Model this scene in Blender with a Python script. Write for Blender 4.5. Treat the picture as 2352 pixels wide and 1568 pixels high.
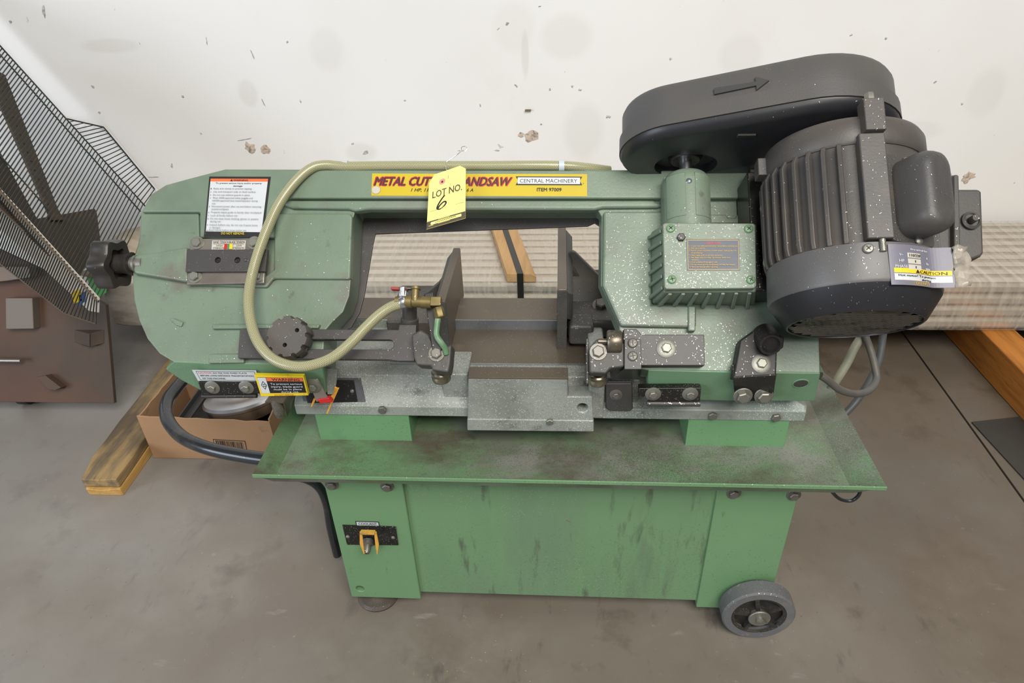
import bpy, bmesh, math, random
import numpy as np
from mathutils import Vector, Matrix
for o in list(bpy.data.objects): bpy.data.objects.remove(o)
scene = bpy.context.scene
COL = scene.collection
random.seed(7); RNG = np.random.default_rng(7)
R = math.radians

# ------------------------------------------------------------------ camera, world, lights, exposure
PITCH, YAW, ROLL, FPX = R(32.585), R(4.434), R(-2.015), 1568.0
def cam_axes():
    cp, sp = math.cos(PITCH), math.sin(PITCH)
    f = np.array([0, cp, -sp]); u = np.array([0, sp, cp]); r = np.array([1., 0, 0])
    cr, sr = math.cos(ROLL), math.sin(ROLL)
    r, u = cr*r+sr*u, -sr*r+cr*u
    cy, sy = math.cos(YAW), math.sin(YAW)
    Z = np.array([[cy, -sy, 0], [sy, cy, 0], [0, 0, 1]])
    return Z@r, Z@u, Z@f
CR, CU, CF = cam_axes()
CAM = np.array([0, 0, 1.12])
cd = bpy.data.cameras.new('camera'); cam = bpy.data.objects.new('camera', cd); COL.objects.link(cam)
M = Matrix.Identity(4)
for i in range(3):
    M[i][0], M[i][1], M[i][2], M[i][3] = CR[i], CU[i], -CF[i], CAM[i]
cam.matrix_world = M
cd.sensor_width = 36; cd.lens = 36*FPX/2352; cd.clip_start = .05
scene.camera = cam
scene.view_settings.view_transform = 'Standard'; scene.view_settings.look = 'None'
scene.view_settings.gamma = 1; scene.view_settings.use_curve_mapping = False
scene.view_settings.exposure = 0.0
wd = bpy.data.worlds.new('world'); scene.world = wd; wd.use_nodes = True
bg = wd.node_tree.nodes['Background']; bg.inputs[0].default_value = (1, .99, .97, 1); bg.inputs[1].default_value = .15
def area(name, loc, target, size, power, col, sy=None):
    l = bpy.data.lights.new(name, 'AREA'); l.energy = power; l.color = col
    l.size = size
    if sy: l.shape = 'RECTANGLE'; l.size_y = sy
    o = bpy.data.objects.new(name, l); COL.objects.link(o); o.location = loc
    o.rotation_euler = (Vector(target)-Vector(loc)).to_track_quat('-Z', 'Y').to_euler()
    return o
area('camera_flash', (.16, .0, 1.24), (0, 1.2, .6), .12, 1.6, (1, .96, .90))
area('ceiling_light', (1.1, -2.2, 4.4), (.1, 1.4, .6), 3.2, 325, (1, .96, .895), 2.2)
area('side_door_daylight', (-4.5, -2.6, 2.0), (-.4, 1.4, .3), 2.6, 165, (.80, .89, 1), 2.4)

# ------------------------------------------------------------------ projection helpers: a sight line met with a real plane
def ray(px, py): return CF*FPX+CR*(px-1176)-CU*(py-784)
def onp(px, py, n, p0):
    d = ray(px, py); n = np.array(n, float)
    return CAM+d*((np.array(p0)-CAM)@n)/(d@n)
def YP(px, py, Y): return onp(px, py, (0, 1, 0), (0, Y, 0))
def ZP(px, py, z): return onp(px, py, (0, 0, 1), (0, 0, z))
TAU = R(44)                                    # the saw arm leans back
AN = np.array([0, -math.cos(TAU), math.sin(TAU)]); AW = np.array([0, math.sin(TAU), math.cos(TAU)]); AX = np.array([1., 0, 0])
AO = np.array([0, .80, .564])
def A(px, py, h=0.): return onp(px, py, AN, AO+AN*h)
def AL(px, py, h=0.): q = A(px, py, h)-AO; return q[0], q@AW
def L(x, w, h): return AO+AX*x+AW*w+AN*h
XV, YV, ZV = np.eye(3)

# ------------------------------------------------------------------ materials
def lin(c):
    if isinstance(c, str):
        c = [int(c[i:i+2], 16)/255 for i in (0, 2, 4)]
        c = [x/12.92 if x <= .04045 else ((x+.055)/1.055)**2.4 for x in c]
    return (*c, 1)
def mat(name, col, rough=.5, metal=0., layers=(), specks=(), bump=None, coat=0, spec=.5, alpha=None):
    m = bpy.data.materials.new(name); m.use_nodes = True
    nt = m.node_tree; N = nt.nodes; K = nt.links; b = N['Principled BSDF']
    b.inputs['Roughness'].default_value = rough; b.inputs['Metallic'].default_value = metal
    b.inputs['Specular IOR Level'].default_value = spec
    if coat: b.inputs['Coat Weight'].default_value = coat
    tc = N.new('ShaderNodeTexCoord')
    def vec(st):
        mp = N.new('ShaderNodeMapping'); mp.inputs['Scale'].default_value = st
        mp.inputs['Location'].default_value = (random.uniform(-9, 9),)*3
        K.new(tc.outputs['Object'], mp.inputs['Vector']); return mp.outputs[0]
    cur = N.new('ShaderNodeRGB').outputs[0]; cur.default_value = lin(col)
    def mix(fac, c2, cur):
        mx = N.new('ShaderNodeMix'); mx.data_type = 'RGBA'
        K.new(fac, mx.inputs[0]); K.new(cur, mx.inputs[6]); mx.inputs[7].default_value = lin(c2)
        return mx.outputs[2]
    def ramp(src, lo, hi, st):
        mr = N.new('ShaderNodeMapRange'); mr.inputs[1].default_value = lo; mr.inputs[2].default_value = hi
        mr.inputs[4].default_value = st; K.new(src, mr.inputs[0]); return mr.outputs[0]
    for (sc, det, lo, hi, c2, st, stretch) in layers:
        n = N.new('ShaderNodeTexNoise'); n.inputs['Scale'].default_value = sc; n.inputs['Detail'].default_value = det
        n.inputs['Roughness'].default_value = .62
        K.new(vec(stretch or (1, 1, 1)), n.inputs['Vector'])
        cur = mix(ramp(n.outputs[0], lo, hi, st), c2, cur)
    for (sc, rad, c2, st, msc, mlo, mhi) in specks:           # small flecks, thinned out by a mask
        v = N.new('ShaderNodeTexVoronoi'); v.inputs['Scale'].default_value = sc
        K.new(vec((1, 1, 1)), v.inputs['Vector'])
        f = ramp(v.outputs['Distance'], rad, rad*.6, st)
        n = N.new('ShaderNodeTexNoise'); n.inputs['Scale'].default_value = msc; n.inputs['Detail'].default_value = 3
        K.new(vec((1, 1, 1)), n.inputs['Vector'])
        mu = N.new('ShaderNodeMath'); mu.operation = 'MULTIPLY'
        K.new(f, mu.inputs[0]); K.new(ramp(n.outputs[0], mlo, mhi, 1), mu.inputs[1])
        cur = mix(mu.outputs[0], c2, cur)
    K.new(cur, b.inputs['Base Color'])
    if bump:
        n = N.new('ShaderNodeTexNoise'); n.inputs['Scale'].default_value = bump[0]; n.inputs['Detail'].default_value = 4
        K.new(vec(bump[2] if len(bump) > 2 else (1, 1, 1)), n.inputs['Vector'])
        bp = N.new('ShaderNodeBump'); bp.inputs['Strength'].default_value = bump[1]; bp.inputs['Distance'].default_value = .002
        K.new(n.outputs[0], bp.inputs['Height']); K.new(bp.outputs[0], b.inputs['Normal'])
    if alpha is not None: b.inputs['Alpha'].default_value = alpha
    return m
SIL = 'c4c6c4'
G_arm = mat('hammered_green_paint', '6f7f6d', .42, 0,
    [(6, 4, .45, .75, '627461', .9, None), (14, 5, .54, .70, '69645c', .8, None), (3.2, 4, .52, .72, '787a74', .8, None), (5, 4, .55, .7, '5f7061', .7, None), (1.9, 3, .56, .72, '6b6d68', .75, None), (40, 3, .66, .75, '4c4a42', .5, None)],
    [(420, .15, 'b9bdb6', .7, 7, .5, .66)], (260, .12))
G_flange = mat('green_paint_flange', '6c8f71', .4, 0, [(8, 4, .55, .8, '5a7a5f', .8, None), (30, 4, .66, .75, '5d5a4a', .5, None)], [(300, .16, 'c8ccc4', .8, 9, .5, .65)], (220, .08))
G_stand = mat('green_sheet_paint', '648561', .42, 0,
    [(5, 3, .5, .8, '6a8b67', .8, None), (4.5, 4, .48, .70, '5f6f60', .6, (1, 1, .22)), (11, 5, .55, .72, '565d50', .75, (1, 1, .16)), (34, 5, .60, .71, '4a4f42', .75, (1, 1, .2)), (60, 3, .7, .76, '6d5a34', .8, None)],
    [(240, .16, 'a9aaa0', .8, 7, .46, .62)], (160, .04))
G_clean = mat('green_sheet_paint_clean', '648862', .4, 0, [(4, 3, .5, .8, '6b8e68', .7, None), (45, 4, .68, .75, '5a6a3c', .8, (1, 1, .4)), (10, 4, .66, .8, '6b7458', .5, None)], [(190, .12, 'a9aaa0', .6, 7, .55, .68)], (140, .03))
G_tray = mat('green_tray_oily', '5c7c58', .30, 0,
    [(4, 5, .40, .60, '5f6355', .9, (1, 1.8, 1)), (7, 6, .48, .64, '4f463b', .8, (1, 1.4, 1)), (2.4, 4, .54, .72, '578a56', .85, None), (8, 6, .54, .68, '777771', .8, (1, 1.4, 1)), (34, 4, .6, .72, '3f3a33', .5, None)],
    [(420, .22, 'a5a6a3', .8, 6, .46, .62)], (120, .08))
G_foot = mat('green_block_paint', '638b63', .45, 0, [(20, 3, .6, .8, '557c5b', .7, None)], [(90, .08, '3c4a38', .7, 7, .4, .6)])
IRON = mat('grey_cast_iron', '8f938c', .5, .15, [(9, 5, .42, .7, '656a64', .85, None), (4, 4, .52, .72, '74877a', .8, None), (26, 5, .6, .74, '4a4640', .7, None)],
    [(300, .26, 'c8cac8', .9, 11, .4, .58), (520, .24, 'dcdedc', .8, 6, .45, .6)], (140, .2))
IRON_D = mat('dark_cast_iron', '4a4946', .55, .2, [(12, 5, .45, .7, '33332f', .8, None), (7, 4, .55, .75, '6a6256', .6, None)],
    [(480, .16, '929493', .75, 12, .48, .64), (700, .15, 'b0b2b0', .7, 6, .48, .62)], (120, .25))
STEEL_BR = mat('brown_machined_steel', '635a4e', .4, .45, [(6, 4, .42, .72, '5a4f42', .8, None), (12, 5, .6, .75, '7c7263', .7, None)], [(260, .14, 'c0bfb8', .8, 9, .5, .65)], (60, .06))
STEEL_D = mat('dark_flat_bar', '484645', .5, .35, [(10, 4, .45, .75, '444241', .8, None), (5, 4, .55, .75, '5f5a54', .6, None)], [(340, .16, '9a9a98', .8, 9, .48, .64)], (90, .06))
STEEL_S = mat('steel_plate', 'a39b92', .34, .75, [(7, 4, .45, .75, '7d746b', .8, None)], [(240, .12, 'd6d6d2', .7, 9, .5, .65)])
EDGE = mat('steel_edge', '7d8388', .35, .6, [(8, 4, .45, .7, '596067', .8, None)], [(300, .2, 'c6c8c8', .8, 9, .45, .6)])
ZINC = mat('zinc_bolt', '8b8b82', .48, .75, [(60, 3, .5, .7, '7b7a70', .7, None)])
ZINC_D = mat('dusty_bolt', '74716a', .45, .5, [(60, 3, .45, .7, '55524b', .8, None)], [(420, .25, 'c5c5c0', .8, 20, .42, .6)])
BLK = mat('black_powder_coat', '474748', .5, 0, [(4, 4, .4, .75, '524e48', .9, None), (18, 4, .55, .78, '544d44', .55, None)], [(260, .07, 'c8c8c4', .8, 7, .54, .68)], (500, .12))
BLK_M = mat('black_motor_paint', '403f3f', .46, 0, [(5, 4, .4, .70, '544d45', .9, None), (22, 4, .58, .78, '5a5146', .55, None)], [(260, .08, 'c8c8c4', .8, 7, .52, .68)], (400, .08))
BLK_P = mat('black_gloss_plate', '171715', .28, 0, [(14, 4, .5, .75, '34312c', .7, None)], [(260, .16, 'bcbcb6', .8, 10, .5, .64)])
BLK_K = mat('black_plastic_knob', '2b2927', .4, 0, [(9, 4, .45, .75, '4d463e', .7, None)])
DUSTY = mat('dusty_black_plastic', '4a4744', .55, 0, [(9, 4, .4, .75, '5c544b', .9, None)], [(200, .12, 'b5b5ae', .7, 9, .52, .66)])
CHROME = mat('bright_chrome', 'd0d3d8', .3, 1.0, [(20, 3, .6, .8, 'a8a8a8', .5, None)])
TUBE = mat('black_tube_paint', '24272c', .25, .2, [(12, 4, .55, .75, '55504a', .8, None)], coat=.3)
BRASS = mat('dull_brass', '7d6f4a', .5, .7, [(30, 4, .5, .72, '5f5633', .8, None)])
RED = mat('red_plastic', 'b5211f', .4)
RED_D = mat('red_lever', '9c3a35', .5, 0, [(60, 3, .5, .7, '6d3a34', .7, None)])
YEL_K = mat('amber_plastic', 'd69a34', .35)
YEL_R = mat('chipped_yellow_paint', 'c0913a', .5, 0, [(70, 3, .55, .7, '7d6a4a', .8, None)])
RUBB = mat('grey_rubber_tyre', '5b5c5e', .7, 0, [(20, 4, .5, .75, '6e6a64', .8, None), (60, 3, .62, .72, '8c8880', .6, None)])
RUBB_D = mat('dark_wheel_hub', '2a2824', .6, 0, [(30, 4, .5, .75, '4b453a', .8, None)])
CORD = mat('grey_cord', '5c5953', .55, 0, [(30, 4, .45, .75, '4a5158', .7, None)])
CORD_L = mat('pale_cord', '8b8b78', .55, 0, [(30, 4, .45, .75, '6a6f68', .7, None)])
CORD_B = mat('blue_grey_cord', '4b4f52', .5, 0, [(20, 4, .5, .75, '5d5c58', .7, None)])
WHITE = mat('white_print', 'c6cbce', .45, 0, [(9, 4, .6, .75, 'b7aca0', .5, None)])
WHITE_S = mat('white_sticker', 'bfc3c6', .45, 0, [(14, 5, .56, .68, 'b0a498', .6, None)])
GREYLBL = mat('silver_sticker', 'b4b9bd', .4, 0, [(30, 3, .55, .75, '9ea2a2', .6, None)])
INK = mat('black_ink', '1d1b1c', .5)
INK_G = mat('grey_ink', '56585c', .5)
ORANGE = mat('orange_print', 'd8693a', .5)
YELLOW = mat('yellow_banner', 'bda718', .5, 0, [(9, 4, .55, .8, 'b0961a', .7, None)])
YEL_W = mat('yellow_label', 'd9bd1e', .45, 0, [(60, 3, .6, .7, '8a7c2a', .6, None)])
REDINK = mat('red_ink', 'c5262c', .5)
MAROON = mat('maroon_ink', '4c1f24', .5)
NAVY = mat('navy_label', '3b4350', .4, 0, [(20, 4, .5, .75, '4a505a', .7, None)])
GOLD = mat('gold_print', 'c9a44a', .5)
MLAB = mat('grey_blue_label', '6c6b78', .35, 0, [(30, 3, .5, .7, '7c7468', .8, None)])
MLAB_W = mat('label_silver', 'b9b4a9', .35, 0, [(40, 3, .5, .75, 'a09a90', .7, None)])
GREENINK = mat('green_print', '3c7d55', .5)
TAGY = mat('pale_yellow_tag_paper', 'f6ea84', .7)
TAGK = mat('tag_dark_print', '4a4236', .7)
PINK = mat('pink_reinforcement', 'd68a7c', .7)
WIRE = mat('thin_bright_wire', 'c9c9c9', .3, .9)
HOSE = mat('braided_clear_hose', 'a9a878', .3, 0, coat=.2)
def hose_nodes():
    nt = HOSE.node_tree; N = nt.nodes; K = nt.links; b = N['Principled BSDF']
    uv = N.new('ShaderNodeUVMap'); uv.uv_map = 'tube'
    out = None
    for s in (1, -1):
        sx = N.new('ShaderNodeSeparateXYZ'); K.new(uv.outputs[0], sx.inputs[0])
        a = N.new('ShaderNodeMath'); a.operation = 'MULTIPLY'; a.inputs[1].default_value = 10*s; K.new(sx.outputs[0], a.inputs[0])
        c = N.new('ShaderNodeMath'); c.operation = 'MULTIPLY_ADD'; c.inputs[1].default_value = 420; K.new(sx.outputs[1], c.inputs[0]); K.new(a.outputs[0], c.inputs[2])
        f = N.new('ShaderNodeMath'); f.operation = 'FRACT'; K.new(c.outputs[0], f.inputs[0])
        g = N.new('ShaderNodeMath'); g.operation = 'LESS_THAN'; g.inputs[1].default_value = .38; K.new(f.outputs[0], g.inputs[0])
        if out is None: out = g.outputs[0]
        else:
            x = N.new('ShaderNodeMath'); x.operation = 'MAXIMUM'; K.new(out, x.inputs[0]); K.new(g.outputs[0], x.inputs[1]); out = x.outputs[0]
    mx = N.new('ShaderNodeMix'); mx.data_type = 'RGBA'; K.new(out, mx.inputs[0])
    mx.inputs[6].default_value = lin('6f6e49'); mx.inputs[7].default_value = lin('a6a384')
    K.new(mx.outputs[2], b.inputs['Base Color'])
hose_nodes()
CLIP = mat('pale_plastic_clip', 'b6c0c8', .4)
WOOD_O = mat('weathered_wood', '9a8055', .75, 0, [(7, 6, .40, .62, '665a48', .9, (6, .6, 6)), (3, 4, .44, .60, '4c4236', .85, (3, 1.2, 3)), (30, 4, .62, .74, '3b3126', .7, (4, .5, 4))], (), (70, .5, (6, .6, 6)))
WOOD_Y = mat('fresh_wood', 'c9a15c', .7, 0, [(9, 6, .45, .7, 'a87c40', .8, (6, .5, 6)), (30, 4, .64, .74, '57432a', .7, (5, .5, 5))], (), (60, .3, (6, .6, 6)))
WOOD_R = mat('orange_wood', 'b9772f', .7, 0, [(8, 6, .45, .7, '8a4f1c', .9, (6, .5, 6)), (16, 4, .6, .72, '4a3018', .7, (5, .6, 5))], (), (60, .3, (6, .6, 6)))
WOOD_B = mat('blond_wood_block', 'c09a6a', .65, 0, [(9, 6, .45, .7, 'a37a48', .7, (6, .5, 6))])
CARD = mat('brown_cardboard', 'a3805f', .8, 0, [(4, 4, .45, .75, '947254', .8, None), (16, 5, .62, .75, '7a5a3e', .6, None)])
CARD_E = mat('cardboard_edge', '8d6a4b', .85)
ALU = mat('mill_aluminium', 'd6cfc4', .30, .6, [(5, 4, .45, .75, 'b5a991', .8, (.2, 1, 1))])
BROWN = mat('rusty_brown_steel', '4a3d32', .7, .1, [(4, 5, .42, .72, '3d322a', .8, None), (9, 5, .55, .75, '52402f', .7, None), (2, 3, .55, .75, '6a3c28', .4, None)])
BROWN_D = mat('brown_backing_board', '4b4136', .8, 0, [(5, 4, .42, .72, '3c342b', .8, None)])
BLOCKM = mat('dusty_grey_block', '6d655c', .6, .3, [(6, 4, .5, .75, '7a5640', .6, None)])
RUSTW = mat('dark_wire', '2f3530', .55, .5, [(30, 4, .52, .72, '5a4436', .8, None)])
CHAN = mat('dusty_channel_steel', '5c5040', .65, .3, [(14, 4, .45, .75, '453b2e', .8, None)])
BLACK_SHD = mat('shaded_clean_black', '222327', .38, 0, [(6, 4, .5, .75, '2b2b2d', .7, None)], [(260, .07, 'b8b8b4', .7, 7, .56, .68)])  # dust-free black, darkened to carry the shade of down-facing faces
MATTE = mat('matte_black_paint', '211f1d', .5, 0, [(9, 4, .5, .72, '3d3732', .8, None)], [(320, .14, 'a5a5a1', .8, 12, .5, .64)])
STRAP = mat('black_strap', '23231f', .4)
PAPER = mat('white_board', 'c9bfb4', .6)
GREENP = mat('green_patch', '2fae45', .5, 0, [(20, 3, .5, .7, '63b06a', .8, None)])
SHEET = mat('dark_steel_sheet', '3b3935', .55, .2, [(5, 4, .45, .75, '2f2e2b', .8, None)])
SWARF = mat('bright_steel_swarf', 'b4b5b3', .32, .85)
SWARF2 = mat('grey_steel_swarf', '8f908e', .4, .7)

# ------------------------------------------------------------------ mesh helpers
def loft(bm, loops, mi=0, cap=True):
    vs = [[bm.verts.new(p) for p in lp] for lp in loops]; n = len(vs[0]); fs = []
    for a, b in zip(vs, vs[1:]):
        for i in range(n):
            fs.append(bm.faces.new((a[i], a[(i+1) % n], b[(i+1) % n], b[i])))
    if cap: fs += [bm.faces.new(vs[0]), bm.faces.new(vs[-1])]
    for f in fs: f.material_index = mi
    return vs
def prism(bm, pts, v, mi=0):
    pts = [np.array(p, float) for p in pts]; loft(bm, [pts, [p+np.array(v) for p in pts]], mi)
def box(bm, c, h, ax=None, mi=0):
    c = np.array(c, float); ax = ax or (XV, YV, ZV)
    q = [c-ax[2]*h[2]+sx*ax[0]*h[0]+sy*ax[1]*h[1] for sx, sy in ((-1, -1), (1, -1), (1, 1), (-1, 1))]
    prism(bm, q, ax[2]*2*h[2], mi)
def bxx(bm, x0, x1, y0, y1, z0, z1, mi=0): box(bm, ((x0+x1)/2, (y0+y1)/2, (z0+z1)/2), ((x1-x0)/2, (y1-y0)/2, (z1-z0)/2), mi=mi)
def frame(d):
    d = np.array(d, float); d /= np.linalg.norm(d)
    t = np.array([0, 0, 1.]) if abs(d[2]) < .8 else np.array([1., 0, 0])
    a = np.cross(t, d); a /= np.linalg.norm(a); return a, np.cross(d, a), d
def lathe(bm, o, d, prof, seg=32, mi=0, ax=None, cap=True):
    a, b, d = ax or frame(d); o = np.array(o, float)
    loops = [[o+d*t+(a*math.cos(s)+b*math.sin(s))*max(r, 1e-5) for s in np.arange(seg)*2*math.pi/seg] for r, t in prof]
    loft(bm, loops, mi, cap)
def cyl(bm, p, q, r, r2=None, seg=24, mi=0):
    p, q = np.array(p, float), np.array(q, float); l = np.linalg.norm(q-p)
    lathe(bm, p, q-p, [(r, 0), (r if r2 is None else r2, l)], seg, mi)
def spline(pts, n=10, closed=False):
    P = [np.array(p, float) for p in pts]; out = []; m = len(P)
    g = (lambda i: P[i % m]) if closed else (lambda i: P[min(max(i, 0), m-1)])
    for i in range(m if closed else m-1):
        a, b, c, d = g(i-1), g(i), g(i+1), g(i+2)
        for k in range(n):
            t = k/n
            out.append(.5*(2*b+(c-a)*t+(2*a-5*b+4*c-d)*t*t+(3*b-a-3*c+d)*t**3))
    if not closed: out.append(P[-1])
    return out
def tube(bm, path, r, seg=12, mi=0, uvname=None):
    P = [np.array(p, float) for p in path]; loops = []; a = None; d0 = None; ln = [0]
    for i, p in enumerate(P):
        d = P[min(i+1, len(P)-1)]-P[max(i-1, 0)]; d /= np.linalg.norm(d)
        if a is None: a = frame(d)[0]
        a = a-d*(a@d); a /= np.linalg.norm(a); b = np.cross(d, a)
        loops.append([p+(a*math.cos(s)+b*math.sin(s))*r for s in np.arange(seg)*2*math.pi/seg])
        if i: ln.append(ln[-1]+np.linalg.norm(p-P[i-1]))
    vs = loft(bm, loops, mi)
    if uvname:
        uv = bm.loops.layers.uv.new(uvname); idx = {}
        for i, lp in enumerate(vs):
            for j, v in enumerate(lp): idx[v] = (j, i)
        for f in bm.faces:
            js = [idx[l.vert][0] for l in f.loops if l.vert in idx]
            for l in f.loops:
                if l.vert in idx:
                    j, i = idx[l.vert]
                    if max(js)-min(js) > 2 and j == 0: j = seg
                    l[uv].uv = (j/seg, ln[i])
def text_geo(s, shear=0., offset=0.):
    c = bpy.data.curves.new('t', 'FONT'); c.body = s; c.shear = shear; c.offset = offset; c.resolution_u = 2
    o = bpy.data.objects.new('t', c); COL.objects.link(o)
    me = bpy.data.meshes.new_from_object(o.evaluated_get(bpy.context.evaluated_depsgraph_get()))
    V = np.array([v.co[:2] for v in me.vertices]) if len(me.vertices) else np.zeros((0, 2)); Fc = [tuple(p.vertices) for p in me.polygons]
    bpy.data.objects.remove(o); bpy.data.curves.remove(c); bpy.data.meshes.remove(me)
    return V, Fc
PW = {}                                                             # world matrix of Empties
def finish(name, bm, mats, parent=None, label=None, bevel=0, smooth=True, angle=38, kind=None, seg=2):
    bmesh.ops.recalc_face_normals(bm, faces=bm.faces)
    me = bpy.data.meshes.new(name); bm.to_mesh(me); bm.free()
    for m in (mats if isinstance(mats, (list, tuple)) else [mats]): me.materials.append(m)
    o = bpy.data.objects.new(name, me); COL.objects.link(o)
    if smooth:
        for p in me.polygons: p.use_smooth = True
        me.set_sharp_from_angle(angle=R(angle))
    if bevel:
        b = o.modifiers.new('bevel', 'BEVEL'); b.width = bevel; b.segments = seg; b.limit_method = 'ANGLE'; b.angle_limit = R(40); b.harden_normals = smooth
    if parent: attach(o, parent)
    if label: o['label'] = label
    if kind: o['kind'] = kind
    return o
def attach(o, p):
    o.parent = p; o.matrix_parent_inverse = PW.get(p.name, Matrix.Identity(4)).inverted()
def thing(name, label, cat, loc, group=None):
    o = bpy.data.objects.new(name, None); COL.objects.link(o); o.location = loc; o.empty_display_size = .05
    PW[o.name] = Matrix.Translation(loc); o['label'] = label; o['category'] = cat
    if group: o['group'] = group
    return o
def tag(o, label, cat, group=None):
    o['label'] = label; o['category'] = cat
    if group: o['group'] = group
    return o
def cut(o, cutter_bm):
    me = bpy.data.meshes.new('c'); bmesh.ops.recalc_face_normals(cutter_bm, faces=cutter_bm.faces); cutter_bm.to_mesh(me); cutter_bm.free()
    c = bpy.data.objects.new('c', me); COL.objects.link(c)
    m = o.modifiers.new('cut', 'BOOLEAN'); m.object = c; m.operation = 'DIFFERENCE'; m.solver = 'EXACT'
    while o.modifiers[0].name != 'cut': o.modifiers.move(len(o.modifiers)-1, 0)
    bev = [x for x in o.modifiers if x.type == 'BEVEL']
    for x in bev: x.show_viewport = False
    bpy.context.view_layer.update()
    new = bpy.data.meshes.new_from_object(o.evaluated_get(bpy.context.evaluated_depsgraph_get()))
    o.modifiers.remove(m); o.data = new
    for x in bev: x.show_viewport = True
    bpy.data.objects.remove(c)
    for p in new.polygons: p.use_smooth = True
    new.set_sharp_from_angle(angle=R(38))
def nb(): return bmesh.new()
def pa(name, px, h0, h1, m, parent, bevel=.0015, label=None, **k):      # a plate on the leaning arm, seen outline at height h1
    bm = nb(); prism(bm, [A(x, y, h1) for x, y in px], -AN*(h1-h0)); return finish(name, bm, m, parent, label, bevel, **k)
def py_(name, px, Y, depth, m, parent, bevel=.0015, label=None, **k):   # a plate facing the front, seen outline at Y
    bm = nb(); prism(bm, [YP(x, y, Y) for x, y in px], YV*depth); return finish(name, bm, m, parent, label, bevel, **k)
_T = {}
def tmpl(kind, m):
    key = (kind, m.name)
    if key not in _T:
        bm = nb()
        if kind == 'hex':           # unit radius head on a washer, axis +Z
            lathe(bm, (0, 0, 0), ZV, [(1.45, 0), (1.45, .16), (1.38, .22)], 20); lathe(bm, (0, 0, .2), ZV, [(1, 0), (1, .55), (.82, .68)], 6)
        elif kind == 'flange':      # dished washer, then a small hex
            lathe(bm, (0, 0, 0), ZV, [(1.6, 0), (1.6, .12), (1.15, .3)], 24); lathe(bm, (0, 0, .25), ZV, [(.85, 0), (.85, .5), (.7, .6)], 6)
        elif kind == 'bare':
            lathe(bm, (0, 0, 0), ZV, [(1, 0), (1, .6), (.8, .75)], 6)
        elif kind == 'cross':       # pan head with a cross slot
            lathe(bm, (0, 0, 0), ZV, [(1, 0), (1, .25), (.8, .5), (.4, .6)], 20)
            box(bm, (0, 0, .6), (.55, .12, .03), mi=1); box(bm, (0, 0, .6), (.12, .55, .03), mi=1)
        elif kind == 'rivet':
            lathe(bm, (0, 0, 0), ZV, [(1, 0), (.95, .3), (.6, .6), (.2, .7)], 16)
        bmesh.ops.recalc_face_normals(bm, faces=bm.faces)
        me = bpy.data.meshes.new(kind); bm.to_mesh(me); bm.free(); me.materials.append(m); me.materials.append(INK)
        for p in me.polygons: p.use_smooth = True
        me.set_sharp_from_angle(angle=R(35)); _T[key] = me
    return _T[key]
def bolt(parent, pos, d, r, kind='hex', m=None, name='bolt', label=None, spin=None):
    o = bpy.data.objects.new(name, tmpl(kind, m or ZINC)); COL.objects.link(o)
    a, b, d = frame(d); s = random.uniform(0, 1) if spin is None else spin
    a2, b2 = a*math.cos(s)+b*math.sin(s), b*math.cos(s)-a*math.sin(s)
    mt = Matrix.Identity(4)
    for i in range(3): mt[i][0], mt[i][1], mt[i][2], mt[i][3] = a2[i]*r, b2[i]*r, d[i]*r, pos[i]
    o.matrix_basis = mt; attach(o, parent)
    if label: o['label'] = label
    return o
def ba(parent, px, py, h, r, kind='hex', m=None, **k): return bolt(parent, A(px, py, h), AN, r, kind, m, **k)
def by(parent, px, py, Y, r, kind='hex', m=None, **k): return bolt(parent, YP(px, py, Y), -YV, r, kind, m, **k)
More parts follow.
